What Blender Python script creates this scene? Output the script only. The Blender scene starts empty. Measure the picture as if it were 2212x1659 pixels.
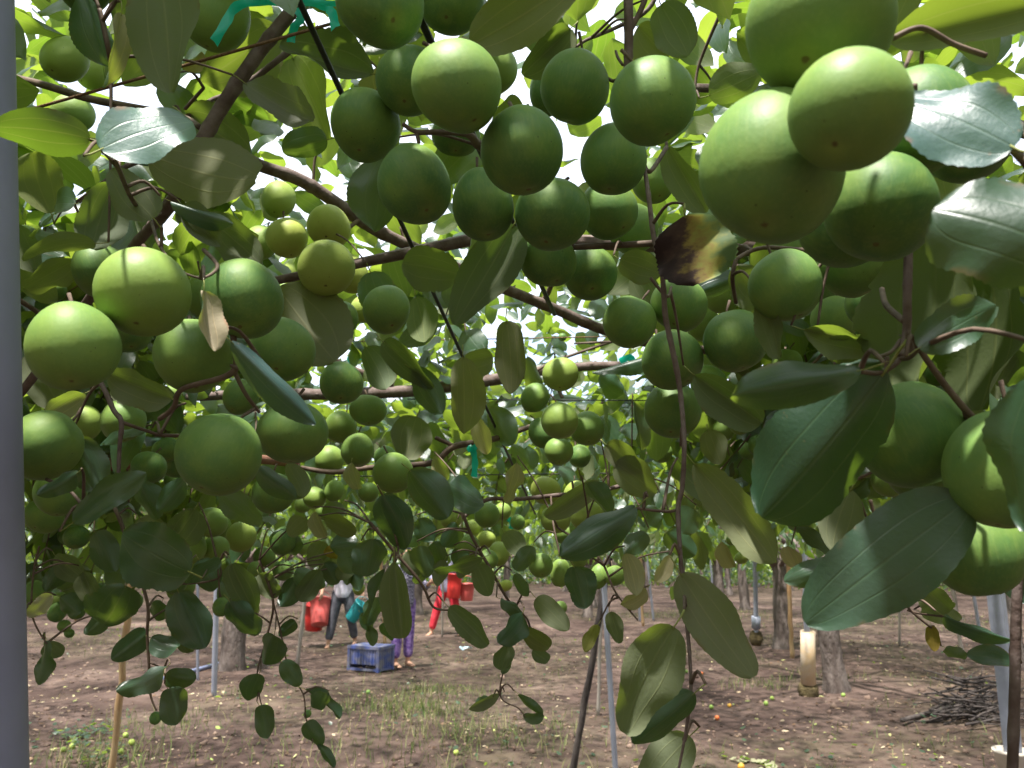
import bpy, math, random
import numpy as np
from mathutils import Vector, Matrix, Quaternion

# ------------------------------------------------------------------ camera, sky, sun, exposure
SC = bpy.context.scene
COL = SC.collection
W2, H2, FPX = 2212.0, 1659.0, 1703.0          # pixel frame used for laying things out, focal length in those pixels
CAM_H = 1.55
PITCH = math.atan(360.0 / FPX)
CAM = Vector((0, 0, CAM_H))
FWD = Vector((0, math.cos(PITCH), math.sin(PITCH)))
UP = Vector((0, -math.sin(PITCH), math.cos(PITCH)))
RT = Vector((1, 0, 0))

cd = bpy.data.cameras.new('camera'); cam = bpy.data.objects.new('camera', cd); COL.objects.link(cam)
cam.location = CAM; cam.rotation_euler = (math.pi / 2 + PITCH, 0, 0)
cd.sensor_width = 36; cd.lens = 18.0 * FPX / (W2 / 2); cd.clip_start = 0.02; cd.clip_end = 2000
cd.dof.use_dof = True; cd.dof.focus_distance = 0.75; cd.dof.aperture_fstop = 17
SC.camera = cam

SUN_EL, SUN_ROT = math.radians(70), math.radians(208)
SUN_DIR = Vector((math.sin(SUN_ROT) * math.cos(SUN_EL), math.cos(SUN_ROT) * math.cos(SUN_EL), math.sin(SUN_EL)))
world = bpy.data.worlds.new('World'); SC.world = world; world.use_nodes = True
wn = world.node_tree; wn.nodes.clear()
sky = wn.nodes.new('ShaderNodeTexSky'); sky.sky_type = 'NISHITA'; sky.sun_disc = False
sky.sun_elevation = SUN_EL; sky.sun_rotation = SUN_ROT; sky.air_density = 1.0; sky.dust_density = 4.0; sky.ozone_density = 1.0
bg = wn.nodes.new('ShaderNodeBackground'); bg.inputs['Strength'].default_value = 0.15
wo = wn.nodes.new('ShaderNodeOutputWorld')
# broken bright cloud over the whole sky
tc = wn.nodes.new('ShaderNodeTexCoord'); cn = wn.nodes.new('ShaderNodeTexNoise'); cn.inputs['Scale'].default_value = 2.2; cn.inputs['Detail'].default_value = 6
cr = wn.nodes.new('ShaderNodeMapRange'); cr.inputs[1].default_value = 0.30; cr.inputs[2].default_value = 0.52
cm = wn.nodes.new('ShaderNodeMix'); cm.data_type = 'RGBA'; cm.inputs[7].default_value = (3.55, 3.8, 4.4, 1)
wn.links.new(tc.outputs['Generated'], cn.inputs['Vector']); wn.links.new(cn.outputs[0], cr.inputs[0]); wn.links.new(cr.outputs[0], cm.inputs[0]); wn.links.new(sky.outputs[0], cm.inputs[6])
wn.links.new(cm.outputs[2], bg.inputs[0]); wn.links.new(bg.outputs[0], wo.inputs[0])
sl = bpy.data.lights.new('sun', 'SUN'); sl.energy = 3.8; sl.angle = math.radians(2.2); sl.color = (1, 0.96, 0.90)
sun = bpy.data.objects.new('sun', sl); COL.objects.link(sun)
sun.rotation_euler = SUN_DIR.to_track_quat('Z', 'Y').to_euler()

SC.view_settings.view_transform = 'Standard'; SC.view_settings.look = 'None'
SC.view_settings.exposure = 1.68; SC.view_settings.gamma = 1.0
SC.render.engine = 'CYCLES'
SC.cycles.use_denoising = True
SC.cycles.max_bounces = 7; SC.cycles.diffuse_bounces = 5; SC.cycles.transmission_bounces = 5; SC.cycles.glossy_bounces = 3
SC.cycles.sample_clamp_indirect = 8

RNG = random.Random(7); NP = np.random.default_rng(11)

# ------------------------------------------------------------------ helpers
def P(x, y, d):
    """point seen at layout pixel (x, y), d metres in front of the camera"""
    return CAM + (RT * ((x - W2 / 2) / FPX) + UP * ((H2 / 2 - y) / FPX) + FWD) * d
def G(x, y, z=0.0):
    """point of the ground seen at layout pixel (x, y)"""
    v = RT * ((x - W2 / 2) / FPX) + UP * ((H2 / 2 - y) / FPX) + FWD
    return CAM + v * ((z - CAM_H) / v.z)
def depth_of(p): return (Vector(p) - CAM).dot(FWD)

WM = {}
def reg(o, m=None): WM[o] = m or Matrix.Identity(4)
def put(o, parent=None, m=None):
    """link o at world matrix m, as a child of parent when given"""
    m = m or Matrix.Identity(4); WM[o] = m
    COL.objects.link(o); o.matrix_basis = m
    if parent is not None:
        o.parent = parent; o.matrix_parent_inverse = WM[parent].inverted()
    return o
def tag(o, label=None, cat=None, group=None, kind=None):
    if label: o['label'] = label
    if cat: o['category'] = cat
    if group: o['group'] = group
    if kind: o['kind'] = kind
    return o
def empty(name, loc, rz=0.0):
    o = bpy.data.objects.new(name, None); o.empty_display_size = 0.05
    return put(o, None, Matrix.Translation(loc) @ Matrix.Rotation(rz, 4, 'Z'))
def mesh_obj(name, me, parent=None, m=None): return put(bpy.data.objects.new(name, me), parent, m)

class MB:
    """collects verts and faces"""
    def __init__(s): s.v = []; s.f = []; s.m = []
    def add(s, vs, fs, mi=0):
        o = len(s.v); s.v += [tuple(v) for v in vs]; s.f += [tuple(i + o for i in f) for f in fs]; s.m += [mi] * len(fs)
    def box(s, c, size, rot=None, mi=0):
        c = Vector(c); q = rot or Matrix.Identity(3); vs = []
        for i in (-1, 1):
            for j in (-1, 1):
                for k in (-1, 1): vs.append(c + q @ Vector((i * size[0] / 2, j * size[1] / 2, k * size[2] / 2)))
        s.add(vs, [(0, 1, 3, 2), (4, 6, 7, 5), (0, 4, 5, 1), (2, 3, 7, 6), (0, 2, 6, 4), (1, 5, 7, 3)], mi)
    def tube(s, pts, rad, n=8, cap=True, mi=0, jitter=0.0, rng=RNG):
        pts = [Vector(p) for p in pts]; N = len(pts)
        if not hasattr(rad, '__len__'): rad = [rad] * N
        t = [(pts[min(i + 1, N - 1)] - pts[max(i - 1, 0)]).normalized() for i in range(N)]
        a = Vector((0, 0, 1)) if abs(t[0].z) < 0.9 else Vector((1, 0, 0))
        u = (a - t[0] * a.dot(t[0])).normalized(); vs = []
        for i in range(N):
            u = (u - t[i] * u.dot(t[i])).normalized(); w = t[i].cross(u)
            for k in range(n):
                an = 2 * math.pi * k / n; r = rad[i] * (1 + jitter * rng.uniform(-1, 1))
                vs.append(pts[i] + (u * math.cos(an) + w * math.sin(an)) * r)
        fs = [(i * n + k, i * n + (k + 1) % n, (i + 1) * n + (k + 1) % n, (i + 1) * n + k) for i in range(N - 1) for k in range(n)]
        if cap: fs += [tuple(reversed(range(n))), tuple(range((N - 1) * n, N * n))]
        s.add(vs, fs, mi)
    def lathe(s, prof, n=20, m=None, mi=0):
        m = m or Matrix.Identity(4); vs = []
        for r, z in prof:
            for k in range(n):
                a = 2 * math.pi * k / n; vs.append(m @ Vector((r * math.cos(a), r * math.sin(a), z)))
        s.add(vs, [(i * n + k, i * n + (k + 1) % n, (i + 1) * n + (k + 1) % n, (i + 1) * n + k) for i in range(len(prof) - 1) for k in range(n)], mi)
    def mesh(s, name, mats, smooth=True):
        me = bpy.data.meshes.new(name); me.from_pydata(s.v, [], s.f)
        for m in (mats if isinstance(mats, (list, tuple)) else [mats]): me.materials.append(m)
        me.polygons.foreach_set('material_index', s.m)
        if smooth: me.polygons.foreach_set('use_smooth', [True] * len(s.f))
        me.update(); return me
    def build(s, name, mats, parent=None, smooth=True, m=None): return mesh_obj(name, s.mesh(name, mats, smooth), parent, m)

def spline(pts, rads=None, sub=6):
    """Catmull-Rom through pts (with radii)"""
    pts = [Vector(p) for p in pts]; n = len(pts); rads = rads if rads and hasattr(rads, '__len__') else [rads or 1] * n
    if n < 3: 
        k = max(2, sub); return [pts[0].lerp(pts[-1], i / k) for i in range(k + 1)], [rads[0] + (rads[-1] - rads[0]) * i / k for i in range(k + 1)]
    op, orr = [], []
    for i in range(n - 1):
        p0, p1, p2, p3 = pts[max(i - 1, 0)], pts[i], pts[i + 1], pts[min(i + 2, n - 1)]
        for k in range(sub):
            t = k / sub
            op.append(0.5 * ((2 * p1) + (p2 - p0) * t + (2 * p0 - 5 * p1 + 4 * p2 - p3) * t * t + (3 * p1 - p0 - 3 * p2 + p3) * t ** 3))
            orr.append(rads[i] + (rads[i + 1] - rads[i]) * t)
    op.append(pts[-1]); orr.append(rads[-1]); return op, orr

# ------------------------------------------------------------------ materials
class NT:
    def __init__(s, name):
        s.mat = bpy.data.materials.new(name); s.mat.use_nodes = True; s.t = s.mat.node_tree; s.t.nodes.clear()
        s.out = s.n('ShaderNodeOutputMaterial')
    def n(s, typ, **kw):
        nd = s.t.nodes.new(typ)
        for k, v in kw.items(): setattr(nd, k, v)
        return nd
    def l(s, a, b): s.t.links.new(a, b)
    def setin(s, sock, v):
        if isinstance(v, bpy.types.NodeSocket): s.l(v, sock)
        elif isinstance(v, (tuple, list)) and len(v) == 3 and sock.type == 'RGBA': sock.default_value = (*v, 1)
        else: sock.default_value = v
    def math(s, op, a, b=0.0, c=None, clamp=False):
        nd = s.n('ShaderNodeMath', operation=op); nd.use_clamp = clamp
        s.setin(nd.inputs[0], a); s.setin(nd.inputs[1], b)
        if c is not None: s.setin(nd.inputs[2], c)
        return nd.outputs[0]
    def mix(s, f, a, b, mode='MIX'):
        nd = s.n('ShaderNodeMix', data_type='RGBA', blend_type=mode)
        s.setin(nd.inputs[0], f); s.setin(nd.inputs[6], a); s.setin(nd.inputs[7], b); return nd.outputs[2]
    def noise(s, vec, scale, detail=3, rough=0.55, dist=0.0):
        nd = s.n('ShaderNodeTexNoise'); nd.inputs['Scale'].default_value = scale; nd.inputs['Detail'].default_value = detail
        nd.inputs['Roughness'].default_value = rough; nd.inputs['Distortion'].default_value = dist
        if vec is not None: s.l(vec, nd.inputs['Vector'])
        return nd.outputs[0]
    def ramp(s, f, stops):
        nd = s.n('ShaderNodeValToRGB'); cr = nd.color_ramp
        while len(cr.elements) < len(stops): cr.elements.new(0.5)
        for e, (p, c) in zip(cr.elements, stops): e.position = p; e.color = (*c, 1) if len(c) == 3 else c
        s.l(f, nd.inputs[0]); return nd.outputs[0]
    def step(s, v, a, b):
        nd = s.n('ShaderNodeMapRange'); nd.interpolation_type = 'SMOOTHSTEP'
        s.setin(nd.inputs[0], v); nd.inputs[1].default_value = a; nd.inputs[2].default_value = b; return nd.outputs[0]
    def bump(s, h, strength=0.3, dist=0.01):
        nd = s.n('ShaderNodeBump'); nd.inputs['Strength'].default_value = strength; nd.inputs['Distance'].default_value = dist
        s.l(h, nd.inputs['Height']); return nd.outputs[0]
    def bsdf(s, col, rough=0.5, spec=0.5, normal=None, metal=0.0, sss=0.0):
        b = s.n('ShaderNodeBsdfPrincipled'); s.setin(b.inputs['Base Color'], col); s.setin(b.inputs['Roughness'], rough)
        s.setin(b.inputs['Specular IOR Level'], spec); b.inputs['Metallic'].default_value = metal
        if normal is not None: s.l(normal, b.inputs['Normal'])
        if sss: b.inputs['Subsurface Weight'].default_value = sss; b.inputs['Subsurface Scale'].default_value = 0.008; b.inputs['Subsurface Radius'].default_value = (0.7, 1.0, 0.25)
        return b.outputs[0]
    def done(s, sh): s.l(sh, s.out.inputs[0]); return s.mat
    def obj(s): return s.n('ShaderNodeTexCoord').outputs['Object']
    def rnd(s): return s.n('ShaderNodeObjectInfo').outputs['Random']

def leaf_material(name, per_leaf):
    t = NT(name)
    uv = t.n('ShaderNodeUVMap').outputs[0]; sp = t.n('ShaderNodeSeparateXYZ'); t.l(uv, sp.inputs[0]); u, v = sp.outputs[0], sp.outputs[1]
    av = t.math('ABSOLUTE', t.math('SUBTRACT', v, 0.5)); av = t.math('MULTIPLY', av, 2.0)
    if per_leaf: at = t.n('ShaderNodeAttribute', attribute_name='rnd'); rn = at.outputs['Fac']; tint = (1, 1, 1)
    else:
        oi = t.n('ShaderNodeObjectInfo'); rn = oi.outputs['Random']; tint = oi.outputs['Color']
    mid = t.math('SUBTRACT', 1.0, t.step(av, 0.0, 0.05))
    lat = t.math('SUBTRACT', 1.0, t.step(t.math('ABSOLUTE', t.math('SUBTRACT', av, 0.46)), 0.0, 0.035))
    cross = t.math('SINE', t.math('ADD', t.math('MULTIPLY', u, 115.0), t.math('MULTIPLY', av, 14.0)))
    cross = t.step(cross, 0.75, 1.0)
    vein = t.math('MAXIMUM', mid, t.math('MAXIMUM', lat, t.math('MULTIPLY', cross, 0.02)))
    gp = t.n('ShaderNodeNewGeometry')
    nz = t.noise(gp.outputs['Position'], 42.0, 4); spots = t.step(t.noise(gp.outputs['Position'], 260.0, 2), 0.70, 0.76)
    up = t.mix(rn, (0.015, 0.044, 0.027), (0.034, 0.086, 0.036))
    up = t.mix(nz, up, (0.026, 0.066, 0.042)); up = t.mix(t.math('MULTIPLY', vein, 0.16), up, (0.10, 0.17, 0.07)); dust = t.math('MULTIPLY', t.math('MULTIPLY', t.step(t.noise(gp.outputs['Position'], 16.0, 4), 0.46, 0.70), rn), 0.6); up = t.mix(dust, up, (0.085, 0.11, 0.10)); edge = t.math('MULTIPLY', t.step(av, 0.80, 1.0), t.step(t.noise(gp.outputs['Position'], 55.0, 3), 0.56, 0.66))
    up = t.mix(t.math('MULTIPLY', spots, 0.5), up, (0.14, 0.11, 0.05))
    lo = t.mix(rn, (0.115, 0.135, 0.075), (0.165, 0.168, 0.115)); lo = t.mix(nz, lo, (0.125, 0.148, 0.085))
    lo = t.mix(t.math('MULTIPLY', vein, 0.4), lo, (0.25, 0.26, 0.13)); lo = t.mix(t.math('MULTIPLY', spots, 0.4), lo, (0.10, 0.07, 0.04))
    up = t.mix(t.math('MULTIPLY', edge, 0.7), up, (0.13, 0.08, 0.04)); lo = t.mix(t.math('MULTIPLY', edge, 0.7), lo, (0.13, 0.08, 0.04)); up = t.mix(1.0, up, tint, 'MULTIPLY'); lo = t.mix(1.0, lo, tint, 'MULTIPLY')
    tr = t.mix(rn, (0.20, 0.34, 0.025), (0.36, 0.48, 0.045)); tr = t.mix(t.math('MULTIPLY', vein, 0.4), tr, (0.40, 0.45, 0.10))
    tr = t.mix(1.0, tr, t.mix(0.35, (1, 1, 1), tint), 'MULTIPLY')
    nrm = t.bump(t.math('ADD', t.math('MULTIPLY', vein, -1.0), t.math('MULTIPLY', t.noise(gp.outputs['Position'], 330.0, 3), 0.9)), 0.22, 0.0012)
    a = t.bsdf(up, t.math('MULTIPLY_ADD', nz, 0.25, 0.26), 0.75, nrm); b = t.bsdf(lo, 0.75, 0.25, nrm)
    side = t.n('ShaderNodeMixShader'); t.l(gp.outputs['Backfacing'], side.inputs[0]); t.l(a, side.inputs[1]); t.l(b, side.inputs[2])
    tb = t.n('ShaderNodeBsdfTranslucent'); t.l(tr, tb.inputs[0])
    mx = t.n('ShaderNodeMixShader'); mx.inputs[0].default_value = 0.42 if per_leaf else 0.27; t.l(side.outputs[0], mx.inputs[1]); t.l(tb.outputs[0], mx.inputs[2])
    return t.done(mx.outputs[0])
LEAF = leaf_material('leaf', False); LEAFMASS = leaf_material('leaf_mass', True)

def dry_leaf_material():
    t = NT('withering_leaf'); uv = t.n('ShaderNodeUVMap').outputs[0]; sp = t.n('ShaderNodeSeparateXYZ'); t.l(uv, sp.inputs[0]); u, v = sp.outputs[0], sp.outputs[1]
    nz = t.noise(t.obj(), 5.0, 4, 0.6); k = t.math('ADD', t.math('MULTIPLY', v, 0.75), t.math('MULTIPLY', t.math('SUBTRACT', nz, 0.5), 0.9))
    c = t.ramp(k, [(0.10, (0.035, 0.018, 0.018)), (0.28, (0.075, 0.040, 0.032)), (0.40, (0.26, 0.18, 0.05)), (0.52, (0.28, 0.27, 0.06)), (0.70, (0.12, 0.18, 0.07))])
    b = t.bsdf(c, 0.6, 0.3); tb = t.n('ShaderNodeBsdfTranslucent'); t.l(c, tb.inputs[0])
    mx = t.n('ShaderNodeMixShader'); mx.inputs[0].default_value = 0.35; t.l(b, mx.inputs[1]); t.l(tb.outputs[0], mx.inputs[2]); return t.done(mx.outputs[0])
DRYLEAF = dry_leaf_material()

def fruit_material():
    t = NT('jujube_skin'); o = t.obj(); oi = t.n('ShaderNodeObjectInfo'); rn = oi.outputs['Random']
    ad = t.n('ShaderNodeVectorMath', operation='ADD'); t.l(o, ad.inputs[0]); cx = t.n('ShaderNodeCombineXYZ')
    t.l(t.math('MULTIPLY', rn, 91.0), cx.inputs[0]); t.l(t.math('MULTIPLY', rn, 37.0), cx.inputs[1]); t.l(cx.outputs[0], ad.inputs[1]); q = ad.outputs[0]
    sp = t.n('ShaderNodeSeparateXYZ'); t.l(o, sp.inputs[0]); x, y, z = sp.outputs
    big = t.noise(q, 1.3, 2); c = t.mix(t.step(big, 0.3, 0.75), oi.outputs['Color'], (0.25, 0.33, 0.045))
    c = t.mix(0.35, oi.outputs['Color'], c)
    strk = t.n('ShaderNodeMapping'); strk.inputs['Scale'].default_value = (7, 7, 1.2); t.l(q, strk.inputs['Vector'])
    c = t.mix(t.math('MULTIPLY', t.step(t.noise(strk.outputs[0], 2.2, 3), 0.45, 0.7), 0.12), c, (0.32, 0.40, 0.10))
    vo = t.n('ShaderNodeTexVoronoi'); vo.inputs['Scale'].default_value = 26; t.l(q, vo.inputs['Vector'])
    dots = t.math('SUBTRACT', 1.0, t.step(vo.outputs['Distance'], 0.05, 0.16)); c = t.mix(t.math('MULTIPLY', dots, 0.10), c, (0.55, 0.60, 0.25))
    spk = t.n('ShaderNodeTexVoronoi'); spk.inputs['Scale'].default_value = 3.4; t.l(q, spk.inputs['Vector'])
    dk = t.math('SUBTRACT', 1.0, t.step(spk.outputs['Distance'], 0.035, 0.075)); c = t.mix(t.math('MULTIPLY', dk, 0.7), c, (0.05, 0.045, 0.015))
    rus = t.step(t.noise(q, 2.1, 5, 0.65), 0.70, 0.80); c = t.mix(t.math('MULTIPLY', rus, 0.30), c, (0.22, 0.17, 0.06))
    rad = t.math('SQRT', t.math('ADD', t.math('MULTIPLY', x, x), t.math('MULTIPLY', y, y)))
    rad = t.math('ADD', rad, t.math('MULTIPLY', t.math('SUBTRACT', t.noise(q, 9, 2), 0.5), 0.08))
    low = t.math('LESS_THAN', z, 0.0); hi = t.math('GREATER_THAN', z, 0.0)
    scar = t.math('MULTIPLY', t.math('SUBTRACT', 1.0, t.step(rad, 0.03, 0.075)), low); c = t.mix(scar, c, (0.07, 0.045, 0.02))
    halo = t.math('MULTIPLY', t.math('SUBTRACT', 1.0, t.step(rad, 0.05, 0.36)), 0.16); c = t.mix(halo, c, (0.42, 0.46, 0.10))
    ped = t.math('MULTIPLY', t.math('SUBTRACT', 1.0, t.step(rad, 0.05, 0.10)), hi); c = t.mix(ped, c, (0.14, 0.12, 0.05))
    h = t.math('ADD', t.noise(q, 5, 3), t.math('MULTIPLY', t.noise(q, 60, 2), 0.06))
    return t.done(t.bsdf(c, t.math('MULTIPLY_ADD', big, 0.25, 0.40), 0.32, t.bump(h, 0.03, 0.05), sss=0.12))
FRUIT = fruit_material()

def simple(name, c1, c2, scale=8, rough=0.6, spec=0.4, bump=0.2, bscale=None, metal=0.0, stretch=(1, 1, 1), dist=0.01):
    t = NT(name); o = t.obj(); mp = t.n('ShaderNodeMapping'); mp.inputs['Scale'].default_value = stretch; t.l(o, mp.inputs['Vector']); q = mp.outputs[0]
    nz = t.noise(q, scale, 5, 0.6); c = t.mix(t.step(nz, 0.3, 0.7), c1, c2)
    h = t.noise(q, bscale or scale * 4, 4)
    return t.done(t.bsdf(c, rough, spec, t.bump(h, bump, dist), metal))
BARK = simple('young_bark', (0.10, 0.066, 0.055), (0.19, 0.145, 0.13), 60, 0.75, 0.25, 0.5, 160, dist=0.002)
TWIG = simple('twig_bark', (0.085, 0.055, 0.04), (0.17, 0.12, 0.09), 50, 0.7, 0.3, 0.3, 200, dist=0.001)
PETIOLE = simple('petiole', (0.20, 0.24, 0.06), (0.28, 0.28, 0.09), 40, 0.6, 0.3, 0.1)
TRUNK = simple('trunk_bark', (0.08, 0.06, 0.052), (0.18, 0.148, 0.132), 9, 0.9, 0.15, 0.9, 30, stretch=(1, 1, 0.3), dist=0.03)
STEEL = simple('galvanised_steel', (0.27, 0.29, 0.36), (0.36, 0.38, 0.46), 6, 0.45, 0.5, 0.05, metal=0.15)
POSTGREY = simple('grey_painted_steel', (0.21, 0.215, 0.32), (0.27, 0.275, 0.40), 7, 0.5, 0.5, 0.05)
BAMBOO = simple('bamboo', (0.36, 0.21, 0.10), (0.44, 0.31, 0.17), 14, 0.55, 0.4, 0.2, stretch=(1, 1, .2))
OLDSTICK = simple('weathered_stick', (0.032, 0.026, 0.025), (0.10, 0.082, 0.074), 14, 0.85, 0.2, 0.5, stretch=(1, 1, .2))
GREYSTICK = simple('grey_bamboo', (0.25, 0.22, 0.19), (0.36, 0.32, 0.28), 14, 0.8, 0.2, 0.3, stretch=(1, 1, .2))
SLEEVE = simple('stained_plastic_pipe', (0.50, 0.42, 0.34), (0.50, 0.34, 0.17), 5, 0.5, 0.4, 0.1)
BLOCK = simple('mossy_concrete', (0.045, 0.035, 0.02), (0.13, 0.10, 0.05), 12, 0.95, 0.1, 0.9, 40, dist=0.02)
CONCRETE = simple('concrete', (0.30, 0.28, 0.26), (0.42, 0.40, 0.37), 12, 0.95, 0.1, 0.6, 50)
WIRE = simple('black_wire', (0.012, 0.012, 0.014), (0.03, 0.028, 0.028), 30, 0.5, 0.4, 0.1)
TWINE = simple('brown_twine', (0.16, 0.09, 0.05), (0.24, 0.15, 0.09), 200, 0.9, 0.1, 0.5)
RIBBON_T = NT('teal_ribbon'); _b = RIBBON_T.bsdf((0.0, 0.42, 0.30), 0.3, 0.5); _tl = RIBBON_T.n('ShaderNodeBsdfTranslucent'); _tl.inputs[0].default_value = (0.02, 0.6, 0.42, 1)
_m = RIBBON_T.n('ShaderNodeMixShader'); _m.inputs[0].default_value = 0.45; RIBBON_T.l(_b, _m.inputs[1]); RIBBON_T.l(_tl.outputs[0], _m.inputs[2]); RIBBON = RIBBON_T.done(_m.outputs[0])
def plastic(name, c, rough=0.4): return simple(name, c, tuple(x * 0.8 for x in c), 5, rough, 0.5, 0.03)
RED = plastic('red_plastic', (0.62, 0.035, 0.03)); PINKRED = plastic('pinkish_red_plastic', (0.60, 0.10, 0.09)); TEAL = plastic('teal_plastic', (0.02, 0.30, 0.33))  # pinkish red paints the front bucket as sunlit
CRATE = simple('blue_plastic_dusty', (0.035, 0.06, 0.22), (0.17, 0.16, 0.17), 9, 0.6, 0.4, 0.1)
CREAMPOT = plastic('cream_plastic', (0.60, 0.52, 0.44)); BLUEPIPE = plastic('blue_grey_pipe', (0.22, 0.25, 0.40)); PALEBLUE = plastic('pale_blue_plastic', (0.45, 0.60, 0.66))
SKIN = simple('skin', (0.42, 0.23, 0.15), (0.48, 0.27, 0.18), 12, 0.55, 0.35, 0.05); HAIR = plastic('hair', (0.012, 0.01, 0.01), 0.5)
def cloth(name, c1, c2, scale): return simple(name, c1, c2, scale, 0.9, 0.1, 0.4, 60, dist=0.01)
GREYTROUSERS = cloth('dark_grey_cloth', (0.06, 0.06, 0.075), (0.13, 0.13, 0.15), 9)
PURPLE = cloth('purple_print_cloth', (0.09, 0.04, 0.20), (0.30, 0.20, 0.42), 26); REDCLOTH = cloth('red_cloth', (0.55, 0.03, 0.05), (0.70, 0.07, 0.09), 6)
LILACSHIRT = cloth('pale_lilac_print_cloth', (0.50, 0.47, 0.58), (0.70, 0.67, 0.76), 14); GREYSHIRT = cloth('grey_blue_cloth', (0.20, 0.19, 0.27), (0.28, 0.27, 0.35), 12)
def check_cloth():
    t = NT('dark_check_cloth'); ck = t.n('ShaderNodeTexChecker'); ck.inputs['Scale'].default_value = 40; t.l(t.obj(), ck.inputs[0])
    ck.inputs[1].default_value = (0.05, 0.045, 0.08, 1); ck.inputs[2].default_value = (0.28, 0.26, 0.33, 1); return t.done(t.bsdf(ck.outputs[0], 0.9, 0.1))
CHECK = check_cloth()

# ------------------------------------------------------------------ leaves
def leaf_profile(u, W, base, tip):
    a = u ** base * (1 - u) ** tip; um = base / (base + tip); return W * a / (um ** base * (1 - um) ** tip)
def leaf_mesh(name, nu, nv, W=0.33, base=0.55, tip=0.62, fold=0.15, bend=0.2, side=0.0, wave=0.03, twist=0.0, cup=0.0, serr=0.03, asym=0.0, petiole=True, mat=None, seed=0, notch=0):
    r = random.Random(seed); vs, fs, uvs = [], [], []; ph = r.uniform(0, 6)
    for i in range(nu + 1):
        u = i / nu; w = leaf_profile(min(max(u, 0.004), 0.996), W, base, tip)
        yc = math.sin(bend * u) / bend if abs(bend) > 1e-3 else u; zc = -(1 - math.cos(bend * u)) / bend if abs(bend) > 1e-3 else 0
        for j in range(nv + 1):
            v = j / nv * 2 - 1; ww = w * (1 + asym * v) * (1 + .05 * math.sin(u * 8 + ph * 2 + v))
            if j in (0, nv): ww *= 1 - serr * (i % 2) - (0.06 if notch and r.random() < 0.05 else 0)
            x = ww * v; z = -fold * abs(x) + cup * x * x / max(W, .01) + wave * (v * v) * math.sin(u * 11 + ph + 1.3 * v)
            a = twist * (u - 0.3); x, z = x * math.cos(a) - z * math.sin(a), x * math.sin(a) + z * math.cos(a)
            vs.append((x + side * u * u, yc + z * math.sin(bend * u) * 0.5, zc + z)); uvs.append((u, (v + 1) / 2))
    m = nv + 1
    for i in range(nu):
        for j in range(nv): fs.append((i * m + j, i * m + j + 1, (i + 1) * m + j + 1, (i + 1) * m + j))
    mi = [0] * len(fs)
    if petiole:
        mb = MB(); mb.tube([(0, 0.03, -0.004), (0.0, -0.05, -0.002), (0.01, -0.11, 0.02), (0.015, -0.17, 0.05)], [0.008, 0.009, 0.010, 0.012], 5)
        o = len(vs); vs += mb.v; uvs += [(0, .5)] * len(mb.v); fs += [tuple(i + o for i in f) for f in mb.f]; mi += [1] * len(mb.f)
    me = bpy.data.meshes.new(name); me.from_pydata(vs, [], fs); me.materials.append(mat or LEAF); me.materials.append(PETIOLE)
    me.polygons.foreach_set('material_index', mi); me.polygons.foreach_set('use_smooth', [True] * len(fs))
    uvl = me.uv_layers.new(name='UVMap'); li = np.zeros(len(me.loops), np.int32); me.loops.foreach_get('vertex_index', li)
    uvl.data.foreach_set('uv', np.array(uvs, np.float32)[li].ravel()); me.update(); return me

HERO = []
for k in range(18):
    r = random.Random(100 + k)
    HERO.append(leaf_mesh('leaf', 30, 8, W=0.33, base=r.uniform(0.38, 0.52), tip=r.uniform(0.42, 0.60), fold=r.uniform(-0.05, 0.28) if k < 9 else r.uniform(0.35, 0.7), bend=r.uniform(-0.4, 0.9 if k < 9 else 1.3),
        side=r.uniform(-0.12, 0.12), wave=r.uniform(0.02, 0.065), twist=r.uniform(-0.8, 0.8), cup=r.uniform(-0.45, 0.35), serr=r.uniform(0.02, 0.045), asym=r.uniform(-0.12, 0.12), seed=k, notch=k % 2))
MID = []
for k in range(10):
    r = random.Random(300 + k)
    MID.append(leaf_mesh('leaf', 8, 4, W=0.33, base=r.uniform(0.42, 0.6), tip=r.uniform(0.5, 0.7), fold=r.uniform(0, 0.4), bend=r.uniform(-0.2, 1.0), side=r.uniform(-0.15, 0.15),
        wave=r.uniform(0.02, 0.05), twist=r.uniform(-0.5, 0.5), serr=0.03, asym=r.uniform(-0.1, 0.1), petiole=False, seed=k))
DRY = leaf_mesh('leaf', 30, 8, W=0.4, base=0.5, tip=0.5, fold=0.1, bend=0.5, wave=0.09, twist=0.5, cup=0.4, serr=0.05, mat=DRYLEAF, seed=5, notch=1)

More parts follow.
